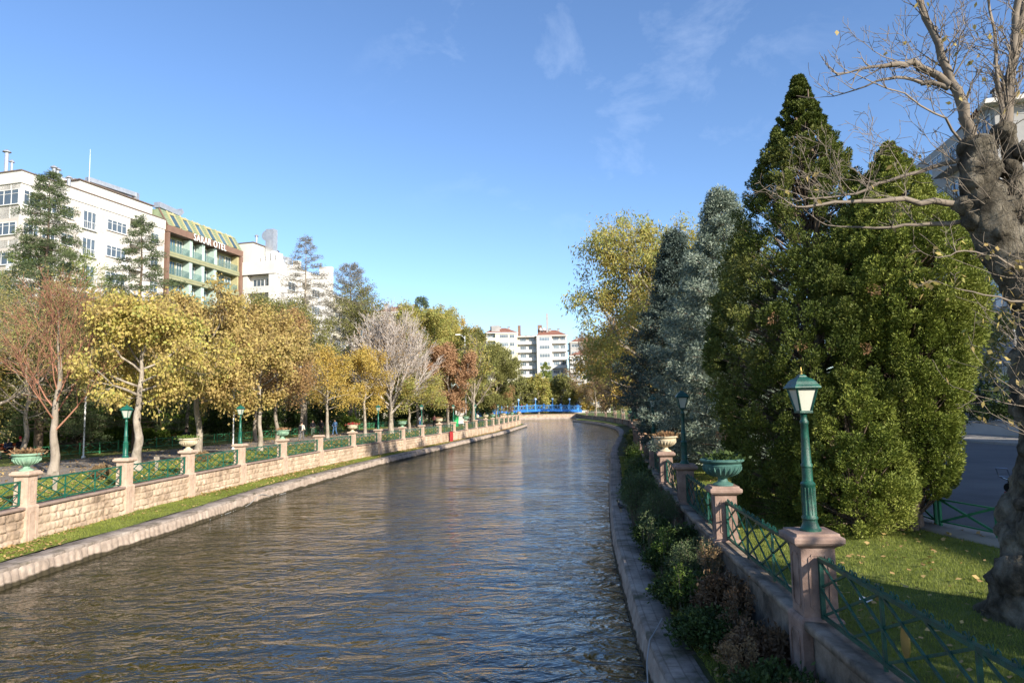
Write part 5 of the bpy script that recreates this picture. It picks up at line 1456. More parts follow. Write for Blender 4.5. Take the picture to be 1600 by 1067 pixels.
A.box('penthouse', W1, fr, 9.5, 21.6, -13, -2.2, 30.5, 32.6); A.box('roof_edge', M['roof_dark'], fr, 9.3, 21.8, -13.2, -2.0, 32.6, 32.75)
for k in range(8): A.box('drainpipe', M['frame_w'], fr, 10.33, 10.45, .03, .15, 29 - (k + 1) * fh, 29 - k * fh - .02)
A.box('penthouse_vent', M['steel'], fr, 8.6, 12.6, -7, -5.2, 30.5, 33.4)
for i in range(9): A.box('penthouse_vent', M['white'], fr, 8.7 + i * .45, 8.95 + i * .45, -5.2, -5.12, 31.6, 33.2)
dxy = lambda u_, v_: (a0[0] + .2577 * u_ + .966 * v_, a0[1] + .966 * u_ - .2577 * v_)
for u_, v_, z0, z1, r in ((1.0, -3.6, 31.8, 34.8, .22), (1.8, -3.8, 31.8, 33.9, .14), (5.6, -1.9, 31.8, 34.3, .2), (6.1, -1.9, 31.8, 34.2, .2), (7.7, -1.9, 31.8, 33.7, .2)):
    x, y = dxy(u_, v_); pipe(A, 'flue_pipe', M['steel'], x, y, z0 - .2, z1, r)
for u_, v_ in ((9.0, -6), (10.0, -6.2), (12.2, -6)):
    x, y = dxy(u_, v_); pipe(A, 'flue_pipe', M['steel'], x, y, 34.6, 35.3, .22)
x, y = dxy(11.8, -3.2); A.get('antenna_mast', M['steel']).tube([(x - A.o[0], y - A.o[1], 32.6), (x - A.o[0], y - A.o[1], 37.6)], [.06, .02], 6)
x, y = dxy(4.2, -3.0); A.get('satellite_dish', M['steel']).lathe([(.05, 0), (.4, .1), (.6, .35), (.62, .36)], 14, (x - A.o[0], y - A.o[1], 30.6))
for z_ in (26.2, 22.8): A.box('balcony_parapet', M['cream_wall'], fr, .2, 3.6, .0, .9, z_ - 4.2 + .2, z_ - 4.2 + 1.1)
# end wall facing down the canal
fr2 = A.frame((-68.6, 78.6), (-55.1, 75.0))
facade(A, fr2, 29.0, fh, 8, [(0, 3, 'w', 2), (3, 5.5, 'p'), (5.5, 8.5, 'w', 3), (8.5, 10.4, 'n'), (10.4, 13.9, ['W', 'w'], 3)], W1, P1, T=.12)
A.done()

# hotel --------------------------------------------------------------
h0, h1 = (-49.4, 96.15), (-45.5, 113.5)
Hh = Bld('hotel_building', 'green clad hotel with brown frame, glass balconies and a sloping green roof storey', *h0)
fr = Hh.frame(h0, h1); LH = fr[4]
BR, GC_, YC = M['brown_clad'], M['green_clad'], M['yellow_clad']
Hh.box('wall', GC_, fr, 0, LH, -13, -1.25, 0, 29.0)
fh = 3.35; zt = 28.7
Hh.box('brown_frame', BR, fr, 0, LH, -2.0, .35, zt + .1, zt + 1.05)
Hh.box('brown_frame', BR, fr, 0, .4, -2.0, .35, 0, zt); Hh.box('brown_frame', BR, fr, LH - .6, LH, -2.0, .35, 0, zt)
for k in range(7):
    z1 = zt - k * fh; z0 = z1 - fh
    Hh.box('balcony_slab', GC_, fr, .55, LH - .6, -1.2, .12, z0, z0 + .75)
    Hh.box('balcony_slab', YC, fr, .55, LH - .6, .12, .16, z0 + .1, z0 + .18)
    Hh.box('balcony_slab', YC, fr, .55, LH - .6, .12, .16, z0 + .45, z0 + .53)
    for u_ in (5.4, 8.2, 11.1): Hh.box('partition', M['mint'], fr, u_ - .35, u_ + .35, -1.2, -.05, z0 + .75, z1)
    Hh.box('partition', M['yellow_clad'], fr, LH - .95, LH - .6, -1.2, -.05, z0 + .75, z1)
    for ua, ub in ((.6, 5.0), (5.8, 7.8), (8.6, 10.7), (11.5, LH - 1.0)):
        n = max(1, int((ub - ua) / 1.4))
        for i in range(n): Hh.window(fr, ua + (i + .5) * (ub - ua) / n, -1.24, z0 + .78, (ub - ua) / n - .25, 2.3, 2, M['yellow_clad'] if i % 2 else M['frame_w'], M['glass_blue'], 'd')
        Hh.box('glass_balustrade', M['glass_rail'], fr, ua, ub, .02, .05, z0 + .75, z0 + 1.75)
# mansard
p0, u, n, rz, L_ = fr
mb = Hh.get('mansard_roof', M['roof_green'] if 'roof_green' in M else GC_)
def P3(uu, vv, zz_): c = p0 + u * uu + n * vv; return (c.x, c.y, zz_)
zb = zt + 1.05
vs = [P3(0, .2, zb), P3(LH, .2, zb), P3(LH, -1.3, zb + 2.5), P3(0, -1.3, zb + 2.5), P3(0, -12, zb), P3(LH, -12, zb), P3(LH, -12, zb + 2.5), P3(0, -12, zb + 2.5)]
mb.add(vs, [(0, 1, 2, 3), (3, 2, 6, 7), (0, 3, 7, 4), (1, 5, 6, 2), (4, 7, 6, 5), (0, 4, 5, 1)])
for i in range(1, 7):
    f = i / 7
    Hh.get('roof_seam', M['green_clad']).beam(P3(0, .22 - 1.5 * f, zb + 2.5 * f + .02), P3(LH, .22 - 1.5 * f, zb + 2.5 * f + .02), .06, .06)
for i in range(6):
    uc = 2.0 + i * 2.75
    for s_, w_ in ((-1, .38), (1, .38)):
        Hh.get('dormer_trim', YC).beam(P3(uc + s_ * .72 , .32, zb + .05), P3(uc + s_ * .62, -1.22, zb + 2.5), .2, .2)
    Hh.get('dormer_trim', YC).beam(P3(uc - .7, -.95, zb + 2.15), P3(uc + .7, -.95, zb + 2.15), .35, .3)
    g_ = MB(); g_.beam(P3(uc, .20, zb + .15), P3(uc, -1.02, zb + 2.1), 1.15, .12); g_.build('dormer_window', M['glass_blue'], Hh.root)
Hh.get('roof_edge', M['brown_clad']).beam(P3(-.02, .25, zb), P3(-.02, -1.3, zb + 2.55), .14, .14)
# roof plant: ducts
for uu, z_ in ((3, 35.6),):
    D_ = Hh.get('roof_duct', M['steel'])
    D_.beam(P3(-9, -5, 34.0), P3(-1.5, -4, 34.0), .7, .6); D_.beam(P3(-1.5, -4, 34.3), P3(-1.5, -4, 32.0), .7, .7)
    D_.beam(P3(1.5, -3, 33.4), P3(6.0, -3, 33.2), 1.1, .8); D_.beam(P3(6.0, -3, 33.3), P3(6.6, -3, 33.9), .9, .7)
Hh.done()
# letters on the brown beam
cu = bpy.data.curves.new('lettering', 'FONT')
cu.body = 'SARAR OTEL'; cu.size = 1.5; cu.extrude = .03; cu.offset = -.004; cu.space_character = 1.18
tmp = bpy.data.objects.new('lettering', cu); COL.objects.link(tmp)
bpy.context.view_layer.update()
lm_ = bpy.data.meshes.new_from_object(tmp.evaluated_get(bpy.context.evaluated_depsgraph_get()))
bpy.data.objects.remove(tmp)
lm_.materials.clear(); lm_.materials.append(M['sign_white'])
so = link('sign_lettering', lm_, Hh.root)
c = p0 + u * 5.2 + n * .52
so.location = (c.x, c.y, zt + .0); so.rotation_euler = (R(90), 0, rz)
so.scale = (.80, 1, 1)

# C: white terraced block ----------------------------------------------
c0, c1 = (-39.1, 112.0), (-34.8, 131.0)
Cc = Bld('apartment_block', 'white terraced block with a loggia and roof machinery, right of the green hotel', *c0)
fr = Cc.frame(c0, c1)
facade(Cc, fr, 25.6, 3.1, 8, [(0, 3.4, 'n'), (3.4, 6.4, 'w', 2), (6.4, 8.5, 'n'), (8.5, 11.5, 'L'), (11.5, 15, 'w', 3), (15, 19.5, 'n')], W1)
Cc.box('wall', W1, fr, 1.3, 19.5, -12, -1.55, 0, 25.6); Cc.box('parapet', W1, fr, -.1, 19.6, -12, .1, 25.6, 27.8)
fe = Cc.frame((-45.2, 113.6), (-39.1, 112.0))
facade(Cc, fe, 25.6, 3.1, 8, [(0, .9, 'n'), (.9, 6.25, 'G')], W1, T=.9)
Cc.box('parapet', W1, fe, 0, 6.2, -.5, .14, 25.6, 27.8)
Cc.box('penthouse', W1, fe, -2.0, 1.4, -8, -.6, 25.6, 31.3); Cc.box('roof_edge', M['roof_dark'], fe, -2.1, 1.6, -8.1, -.5, 31.3, 31.45)
Cc.box('stair_tower', M['steel'], fe, 1.6, 3.2, -5.0, -3.8, 27.8, 34.4)
Cc.get('stair_tower', M['steel']).tube([(-42.6 - Cc.o[0], 116.9 - Cc.o[1], 33.3), (-42.2 - Cc.o[0], 118.2 - Cc.o[1], 33.3)], .9, 14)
pipe(Cc, 'flue_pipe', M['steel'], -43.6, 115.2, 28, 34.2, .18)
rp = random.Random(9)
for i in range(12): Cc.box('roof_machinery', M['steel'] if i % 3 else M['white'], fe, 1.8 + i * .33, 2.4 + i * .33, -3.4 - (i % 3) * .9, -2.3 - (i % 3) * .9, 27.8, 28.6 + rp.random() * 1.6)
Cc.box('chimney', W1, fr, 4.5, 5.5, -4, -3, 27.8, 29.9); Cc.box('chimney', W1, fr, 8.6, 9.8, -2, -1, 27.8, 29.6)
Cc.box('gable_wall', W1, fr, 18.6, 19.6, -2.2, .25, 0, 30.4)
mbr = Cc.get('roof', M['roof'])
def P4(fr_, uu, vv, zz_): c_ = fr_[0] + fr_[1] * uu + fr_[2] * vv; return (c_.x, c_.y, zz_)
mbr.add([P4(fr, 6, -1.5, 27.82), P4(fr, 18, -1.5, 27.82), P4(fr, 18, -8, 29.6), P4(fr, 6, -8, 29.6), P4(fr, 6, -8, 27.82), P4(fr, 18, -8, 27.82)], [(0, 1, 2, 3), (0, 3, 4), (1, 5, 2), (3, 2, 5, 4)])
Cc.done()

def simple_block(name, label, p0, p1, ztop, fh, nf, bays, wall, depth, roofm=None, rh=2.0, side=None, slabm=None, over=.3, group=None, gm=None):
    B = Bld(name, label, p0[0], p0[1], group=group)
    f_ = B.frame(p0, p1); Lb = f_[4]
    facade(B, f_, ztop, fh, nf, bays, wall, slab=slabm, gm=gm)
    B.box('wall', wall, f_, 0, Lb, -depth, -1.55, 0, ztop)
    if side: B.box('side_wall', side, f_, -.15, 0, -depth, 0.0, 0, ztop)
    if roofm:
        m_ = B.get('roof', roofm)
        a_, b_, c_, d_ = P4(f_, -over, over, ztop), P4(f_, Lb + over, over, ztop), P4(f_, Lb + over, -depth - over, ztop), P4(f_, -over, -depth - over, ztop)
        i_ = min(Lb, depth) * .3
        e_, g_ = P4(f_, i_, -depth / 2, ztop + rh), P4(f_, Lb - i_, -depth / 2, ztop + rh)
        m_.add([a_, b_, c_, d_, e_, g_], [(0, 1, 5, 4), (1, 2, 5), (2, 3, 4, 5), (3, 0, 4), (0, 3, 2, 1)])
        B.box('cornice', M['white_wall'], f_, -over - .05, Lb + over + .05, -.6, over + .05, ztop - .35, ztop - .01)
        for q_ in range(3):
            cc_ = P4(f_, Lb * (.2 + .3 * q_), -depth * (.3 + .1 * q_), 0)
            B.get('chimney', M['grey_wall']).box((cc_[0], cc_[1], ztop + rh * .7), (.8, .6, rh * .8), f_[3])
            B.get('chimney_cap', M['roof_dark']).box((cc_[0], cc_[1], ztop + rh * 1.13), (1.0, .8, .18), f_[3])
    return B, f_
GBc = 'apartment blocks along the left bank'
B, f_ = simple_block('apartment_block', 'cream block behind the feathery cedar, right of the white terraced block', (-39.5, 142), (-35.6, 160), 27.6, 3.0, 9, [(0, 2, 'n'), (2, 5, 'B'), (5, 8, 'w', 3), (8, 11, 'B'), (11, 14, 'w', 3), (14, 18.4, 'B')], M['cream_wall'], 12, M['roof'], 1.6)
fe = B.frame((-46, 143.5), (-39.5, 142)); facade(B, fe, 27.6, 3.0, 9, [(0, 3, 'n'), (3, 6.6, 'w', 3)], M['cream_wall'], T=.2); B.done()
B, f_ = simple_block('apartment_block', 'pale house front with red hipped roof and a dark loggia above the bare tree', (-35.5, 172), (-24.2, 170), 27.2, 3.0, 9, [(0, 5.0, 'n'), (5, 6.6, 'w', 2), (6.6, 10.2, 'L'), (10.2, 11.4, 'n')], M['cream_wall'], 14, M['roof'], 2.3)
fe = B.frame((-24.2, 170), (-21.4, 184)); facade(B, fe, 27.2, 3.0, 9, [(0, 3, 'w', 2), (3, 6, 'B'), (6, 9, 'w', 2), (9, 14.2, 'n')], M['cream_wall'], T=.2); B.done()
# far row beyond the bridge
F_YW = M['yellow_wall']
B, f_ = simple_block('apartment_block', 'pale yellow far block with a gable greyed for shade, left of the row behind the bridge', (-9.4, 250), (2.0, 251.5), 30.0, 3.05, 9, [(0, 3.3, 'G'), (3.3, 4.6, 'n'), (4.6, 8.4, 'w', 4), (8.4, 10.6, 'w', 2), (10.6, 11.5, 'n')], F_YW, 13, M['roof'], 2.4, side=None)
fe = B.frame((-14.2, 262), (-9.4, 250)); B.box('side_wall', M['grey_wall'], fe, 0, fe[4], -.4, .02, 0, 30.0);  # the gable's shade is put into its colour as grey
chimney(B, 'roof_machinery', M['grey_wall'], -6, 252.5, 31.5, 34.2, 3.0, 2.0)
B.done()
B, f_ = simple_block('apartment_block', 'narrow white far block with stacked balconies, right of the yellow one', (2.1, 252), (9.0, 252.4), 28.6, 3.05, 9, [(0, 6.9, 'G')], M['white_wall'], 12, M['grey_wall'], .6)
chimney(B, 'chimney', M['brown_clad'], 2.8, 255, 29, 34.4, 1.1); B.done()
B, f_ = simple_block('apartment_block', 'widest white far block with red roof and mast, behind the bridge', (9.1, 250), (20.2, 250.6), 28.6, 3.05, 9, [(0, .5, 'n'), (.5, 5.2, 'w', 4), (5.2, 5.6, 'n'), (5.6, 11.1, 'G')], M['white_wall'], 13, M['roof'], 2.6)
B.get('mast', M['grey_wall']).box((13.3 - 9.1, 4, 33.6), (.7, .7, 7)); chimney(B, 'chimney', M['brown_clad'], 10.5, 254, 30, 34.3, 1.6)
for q in (0, 1): B.get('rooftop_tank', M['white']).ball((1.6 + q * 1.3, 2.5, 31.0), .55)
B.done()
B, f_ = simple_block('apartment_block', 'lower white far block half hidden by brown trees, farthest right of the row', (20.3, 240), (34.0, 239), 20.2, 3.05, 6, [(0, 5, 'B'), (5, 8, 'w', 3), (8, 13.7, 'B')], M['white_wall'], 12, M['roof'], 2.2)
B.done()
B, f_ = simple_block('apartment_block', 'grey rear block showing between the right far houses', (22.5, 262), (36, 262), 27, 3.05, 8, [(0, 4, 'w', 3), (4, 9, 'B'), (9, 13.5, 'w', 3)], M['grey_wall'], 10, M['roof'], 2)
B.done()
# right side street houses
B, f_ = simple_block('apartment_block', 'grey street house with red eaves behind the gnarled plane tree', (36.2, 49), (44.5, 46.5), 24.6, 3.1, 8, [(0, 3, 'n'), (3, 6.5, 'w', 3), (6.5, 8.6, 'n')], M['grey_wall'], 12, M['roof'], 2.0, over=.8)
fe = B.frame((38.7, 64), (36.2, 49)); facade(B, fe, 24.6, 3.1, 8, [(0, 3.5, 'B'), (3.5, 7, 'w', 3), (7, 10.5, 'B'), (10.5, 15.2, 'w', 3)], M['grey_wall'], T=.2); B.done()
B, f_ = simple_block('apartment_block', 'pink street house with white eaves seen over the bright cypress', (39.5, 66.5), (50, 65), 24.0, 3.1, 8, [(0, 3, 'w', 2), (3, 6, 'w', 2), (6, 10.6, 'n')], M['pink_wall'], 12, M['roof_dark'], 2.0, over=.8)
fe = B.frame((42.5, 84), (39.5, 66.5)); facade(B, fe, 24.0, 3.1, 8, [(0, 3.5, 'B'), (3.5, 7, 'w', 3), (7, 10.5, 'B'), (10.5, 14, 'w', 2), (14, 17.7, 'B')], M['pink_wall'], T=.2); B.done()
# unseen house added beside the camera, placed so that it shades the street
B, f_ = simple_block('apartment_block', 'added street house beside the camera, out of view, shading the street', (33.5, 24), (33.5, -42), 18.5, 3.1, 6, [(0, 6, 'w', 3), (6, 12, 'B'), (12, 18, 'w', 3), (18, 24, 'B'), (24, 30, 'w', 3), (30, 66, 'n')], M['beige_wall'], 12, M['roof'], 2.0)
B.done()
# low white garden wall with hedge on the far pavement
gw = empty('garden_wall', (33.2, 40, GZ + .14), 0, 'low white garden wall with dark coping on the far pavement across the street', 'garden wall')
m = MB(); m.box((0, 0, .42), (.22, 26, .84)); m.build('wall', M['white_wall'], gw)
m = MB(); m.box((0, 0, .88), (.34, 26.2, .08)); m.build('coping', M['grey_wall'], gw)
gw2 = empty('garden_wall', (35.4, 53.4, GZ + .14), R(-20), 'low white garden wall panel with a small dark notice, behind the cypress across the street', 'garden wall')
m = MB(); m.box((-.5, 0, .5), (3.6, .22, 1.0)); m.build('wall', M['white_wall'], gw2); m = MB(); m.box((-1.6, -.12, .62), (.9, .02, .22)); m.build('notice', M['roof_dark'], gw2)
dense_conifer('garden_hedge', 'hedge', 'dark hedge above the low white garden wall across the street', 35.6, 48, 3.4, prof_pts((0, 2.3), (2.6, 2.5), (3.4, 1.8)), 150, 70, M['lf_dark'], M['wood_brown'], 301, ll=.9, lr=.45, lsize=.22, lw=.5, squash=4.0, z=GZ + .14)
tree('street_tree', 'tree', 'street tree with brownish green leaves before the grey white house', 30.5, 41, 7.6, 6.5, 2.6, .16, M['wood_grey'], M['lf_olive'], 302, 13, (10, 65), 2, dict(kids=[2, 2, 2]), lk=6, lsize=.22, lw=.6, z=GZ + .14)

# ---------------------------------------------------------------- blue footbridge
BY = 195.0
def bz(x): return 3.3 - .0035 * (x - 8.0) ** 2
br = empty('footbridge', (8.0, BY, 0), 0, 'bright blue arched footbridge with lace-like railings across the canal', 'footbridge')
xs = np.linspace(-13, 19.5, 40)
def brk(name, mat, fn): 
    m_ = MB(); fn(m_); m_.v = [(x - 8.0, y - BY, z) for x, y, z in m_.v]; m_.build(name, mat, br)
brk('deck', M['concrete'], lambda m_: [m_.beam((xs[i], BY + 1.6, bz(xs[i]) - .1), (xs[i + 1], BY + 1.6, bz(xs[i + 1]) - .1), 3.2, .2) for i in range(39)])
for yy_ in (BY - .08, BY + 3.28):
    brk('arch_beam', M['blue'], lambda m_: [m_.beam((xs[i], yy_, bz(xs[i]) - .32), (xs[i + 1], yy_, bz(xs[i + 1]) - .32), .14, .66) for i in range(39)])
    brk('handrail', M['blue_l'], lambda m_: [m_.beam((xs[i], yy_, bz(xs[i]) + 1.12), (xs[i + 1], yy_, bz(xs[i + 1]) + 1.12), .12, .12) for i in range(39)])
    def lace(m_):
        k = 0
        for i in range(0, 40):
            x_ = -13 + .81 * i; z_ = bz(x_)
            m_.beam((x_, yy_, z_ + .02), (x_ + .81, yy_, z_ + 1.06), .03, .045); m_.beam((x_, yy_, z_ + 1.06), (x_ + .81, yy_, z_ + .02), .03, .045)
            m_.box((x_ + .4, yy_, z_ + .54), (.03, .03, 1.0), 0)
    brk('railing_panel', M['blue_l'], lace)
    for i, x_ in enumerate(np.arange(-10.6, 19.6, 2.42)):
        z_ = bz(x_)
        def post(m_):
            m_.box((x_, yy_, z_ + .38), (.26, .26, 1.7)); m_.box((x_, yy_, z_ + 1.26), (.36, .36, .1)); m_.ball((x_, yy_, z_ + 1.40), .16)
        brk('railing_post', M['blue_l'], post)
for i, x_ in enumerate(np.arange(-10.6, 19.6, 2.42)):
    if i % 2 == 1:
        bl = empty('bridge_lamp', (x_, BY - .08, bz(x_) + 1.3), 0, 'blue globe lamp on the footbridge railing, %s from the left' % ORD[i // 2], 'bridge lamp', 'globe lamps on the blue footbridge')
        m = MB(); m.tube([(0, 0, 0), (0, 0, 1.2)], .09, 8); m.lathe([(.2, 1.15), (.22, 1.2), (.1, 1.25)], 8); m.build('lamp_post', M['blue_l'], bl)
        m = MB(); m.ball((0, 0, 1.55), .34, 12, 8); m.build('globe', M['globe'] if 'globe' in M else M['white'], bl)

# ---------------------------------------------------------------- park furniture
def bench(x, y, rz, label, mat):
    b = empty('park_bench', (x, y, GZ), rz, label, 'bench')
    m = MB()
    for i in range(4): m.box((0, -.22 + i * .13, .45), (1.9, .11, .035))
    m.build('seat', mat, b)
    m = MB()
    for i in range(3): m.box((0, .28 + i * .03, .62 + i * .14), (1.9, .03, .12))
    m.build('backrest', mat, b)
    for s in (-1, 1):
        m = MB(); m.box((s * .8, -.18, .22), (.06, .06, .43)); m.box((s * .8, .24, .45), (.06, .06, .90)); m.box((s * .8, .03, .415), (.06, .5, .05)); m.build('leg', M['frame_b'], b)
    return b
bench(-33.6, 68.2, R(60), 'red wooden bench in front of the dark bushes in the park', M['bench_red'])
bench(-33.4, 45.6, R(65), 'brown bench at the left photo edge where three people sit', M['bench_red'])
# star pattern green fence along the far side of the promenade
def star_fence(p0, p1, label):
    L_ = math.hypot(p1[0] - p0[0], p1[1] - p0[1]); rz = math.atan2(p1[1] - p0[1], p1[0] - p0[0])
    root = empty('park_fence', (p0[0], p0[1], GZ), rz, label, 'park fence', 'low star pattern fences behind the promenade')
    n = round(L_ / 1.9); w = L_ / n
    for i in range(n + 1):
        m = MB(); m.box((i * w, 0, .42), (.07, .07, .84)); m.build('post', M['green_fence'], root)
    for i in range(n):
        m = MB(); x0 = i * w; c = x0 + w / 2
        m.box((c, 0, .74), (w - .07, .03, .04)); m.box((c, 0, .14), (w - .07, .03, .04))
        for sx in (-1, 1):
            for sz in (-1, 1):
                pts = [(c + sx * (.10 + .50 * (1 - math.cos(t))), 0, .44 + sz * (.30 - .26 * math.sin(t))) for t in np.linspace(0, math.pi / 2, 7)]
                m.tube(pts, .022, 5)
        m.build('star_panel', M['green_fence'], root)
for i in range(8):
    y0 = 44 + i * 9.6; y1 = y0 + 9.2
    star_fence((wl(y0) - 17.0, y0), (wl(y1) - 17.0, y1), ['green star pattern fence right behind the seated people', 'green star pattern fence left of the red bench, brightest star sections', 'green star pattern fence behind the red bench', 'green star pattern fence between the catalpa trunks',
               'green star pattern fence left of the leaning cedar trunk', 'green star pattern fence behind the walking group', 'green star pattern fence far back under the golden trees', 'farthest green star pattern fence of the park'][i])
# red cabinet on the ledge, green bin, notice board, twin mast, poles
p = (wl(77.6) + .5, 77.6)
rc = empty('red_cabinet', (p[0], p[1], .45), 0.1, 'small red cabinet standing on the ledge against the left wall', 'red cabinet')
m = MB(); m.box((0, 0, .55), (.36, .34, 1.05)); m.box((0, 0, 1.1), (.42, .4, .05)); m.build('cabinet_body', M['red'], rc)
m = MB(); m.box((.185, 0, .62), (.02, .24, .7)); m.build('cabinet_door', M['black'], rc); m = MB(); m.box((0, 0, .0), (.4, .38, .08)); m.build('plinth', M['concrete'], rc)
gb = empty('waste_bin', (wl(98) - 4.2, 98, GZ), 0, 'bright green rounded bin on the promenade behind the left wall', 'bin')
m = MB(); m.lathe([(.40, 0), (.44, .1), (.46, 1.0), (.47, 1.25)], 14); m.build('bin_body', M['bin_green'], gb, True); m = MB(); m.lathe([(.49, 1.25), (.48, 1.35), (.36, 1.6), (.12, 1.74), (.02, 1.76)], 14); m.build('bin_lid', M['bin_green'], gb, True)
nb = empty('notice_board', (wl(104) - 5.0, 104, GZ), R(8), 'white upright notice board with a grey picture beside the rust red tree', 'notice board')
m = MB(); m.box((0, 0, 1.55), (1.35, .14, 2.5)); m.build('board', M['white'], nb); m = MB(); m.box((.1, -.08, 1.6), (1.0, .02, 1.7)); m.build('poster', M['beige_wall'], nb)
for s in (-1, 1): m = MB(); m.box((s * .55, 0, .15), (.1, .12, .3)); m.build('leg', M['steel'], nb)
tm = empty('street_light', (wl(101) - 3.4, 101, GZ), 0, 'tall grey mast with two lamp heads above the rust red tree', 'street light')
m = MB(); m.tube([(0, 0, 0), (0, 0, 13.3)], [.1, .06], 8); m.tube([(0, 0, 12.9), (-.45, -.1, 13.4), (-.9, -.2, 13.5)], .04, 6); m.tube([(0, 0, 11.8), (.4, -.1, 12.2), (.8, -.2, 12.2)], .04, 6); m.build('mast', M['steel'], tm)
for px_, pz_ in ((-.95, 13.5), (.85, 12.2)): m = MB(); m.box((px_ - .05, -.22, pz_), (.7, .3, .14)); m.build('lamp_head', M['white'], tm)
for x, y, lab in ((-27.8, 44.5, 'thin pale pole behind the nearest left lamp'), (-20.8, 51, 'thin pale pole between the slim trunk and the dark bushes')):
    o = empty('light_pole', (x, y, GZ), 0, lab, 'pole', 'thin pale poles in the park')
    m = MB(); m.tube([(0, 0, 0), (0, 0, 4.2)], .05, 8); m.lathe([(.12, 0), (.12, .1), (.06, .14)], 8); m.build('pole', M['white'], o); m = MB(); m.ball((0, 0, 4.3), .17); m.build('lamp_globe', M['lampglass'], o)
# thin stake poles on the near lawn
for i, (x, y) in enumerate([(-17.0, 25.6), (-17.2, 33.2)]):
    o = empty('wooden_stake', (x, y, GZ), .3, ['short wooden stake behind the nearest left lattice railing', 'short wooden stake on the lawn left of the cream urn'][i], 'stake')
    m = MB(); m.box((0, 0, .35), (.14, .05, .7)); m.build('post', M['wood_pale'], o); m = MB(); m.box((0, -.03, .62), (.24, .02, .14)); m.build('cross_board', M['wood_pale'], o)

# low street railing on the right
def low_rail(p0, p1, label):
    L_ = math.hypot(p1[0] - p0[0], p1[1] - p0[1]); rz = math.atan2(p1[1] - p0[1], p1[0] - p0[0])
    root = empty('street_railing', (p0[0], p0[1], GZ + .04), rz, label, 'street railing', 'low green railings between lawn and street')
    m = MB(); m.box((L_ / 2, 0, .56), (L_, .035, .03)); m.box((L_ / 2, 0, .10), (L_, .035, .03)); m.build('rail_frame', M['green_fence'], root)
    n = 2; w = L_ / n
    for i in range(n + 1):
        m = MB(); m.box((i * w if i else .03, 0, .28), (.055, .055, .62)); m.build('post', M['green_fence'], root)
    for i in range(n):
        m = MB(); m.beam((i * w + .03, .01, .10), ((i + 1) * w - .03, .01, .56), .025, .045); m.beam((i * w + .03, -.012, .56), ((i + 1) * w - .03, -.012, .10), .025, .045); m.build('cross_bars', M['green_fence'], root)
lr_pts = [(9.62, 9.2), (8.98, 12.0), (8.48, 14.9), (8.72, 17.8), (9.35, 20.8), (10.0, 23.8), (10.8, 27), (11.8, 31)]
for i in range(len(lr_pts) - 1):
    a, b = lr_pts[i], lr_pts[i + 1]
    a = (a[0] + .55, a[1]); b = (b[0] + .55, b[1]); d_ = Vector((b[0] - a[0], b[1] - a[1])).normalized() * .06
    low_rail((a[0] + d_.x, a[1] + d_.y), (b[0] - d_.x, b[1] - d_.y), ['low green crossed railing beside the street behind the gnarled trunk', 'low green crossed railing between the bright cypress and the gnarled trunk'][i] if i < 2 else 'low green street railing behind the cypresses, %s section from the camera' % ORD[i])

# scooter -------------------------------------------------------------
sc_ = empty('scooter', (12.05, 16.2, GZ + .01), R(25), 'black scooter with a chrome rear rack parked on the street behind the gnarled trunk', 'scooter')
for x_ in (-.62, .62):
    m = MB(); m.tube([(x_ + .22 * math.cos(t), 0, .26 + .22 * math.sin(t)) for t in np.linspace(0, 2 * math.pi, 21)], .05, 8, False); m.build('tyre', M['rubber'], sc_, True)
    m = MB(); m.tube([(x_, -.05, .26), (x_, .05, .26)], .14, 12); m.build('wheel_rim', M['chrome'], sc_)
m = MB(); m.tube([(-.9, 0, .68), (-.6, 0, .62), (-.2, 0, .50), (.1, 0, .34), (.35, 0, .36), (.5, 0, .75), (.48, 0, .95)], [.10, .17, .17, .13, .10, .13, .08], 12); m.build('scooter_body', M['black'], sc_, True)
m = MB(); m.tube([(-.75, 0, .80), (-.45, 0, .82), (-.1, 0, .76), (.05, 0, .70)], [.09, .13, .13, .07], 10); m.build('seat', M['rubber'], sc_, True)
m = MB(); m.tube([(.5, 0, .9), (.44, 0, 1.08)], .03, 8); m.tube([(.38, -.34, 1.12), (.44, -.2, 1.08), (.44, .2, 1.08), (.38, .34, 1.12)], .018, 8); m.build('handlebar', M['chrome'], sc_, True)
m = MB()
for s in (-1, 1): m.tube([(-.7, s * .1, .82), (-1.0, s * .12, .92), (-1.1, s * .12, 1.12)], .014, 6)
m.tube([(-1.1, -.12, 1.12), (-1.1, .12, 1.12)], .014, 6); m.tube([(-1.0, -.12, .92), (-1.0, .12, .92)], .014, 6); m.build('luggage_rack', M['chrome'], sc_)
m = MB(); m.box((-.93, 0, .56), (.05, .12, .05)); m.build('tail_light', M['red'], sc_)
for s in (-1, 1): m = MB(); m.tube([(.42, s * .22, 1.08), (.40, s * .28, 1.25)], .008, 5); m.ball((.39, s * .29, 1.29), (.02, .07, .05)); m.build('mirror', M['black'], sc_)
m = MB(); m.box((-.62, 0, .50), (.5, .16, .06)); m.tube([(.62, 0, .26), (.5, 0, .7)], .03, 6); m.build('mudguard', M['black'], sc_)
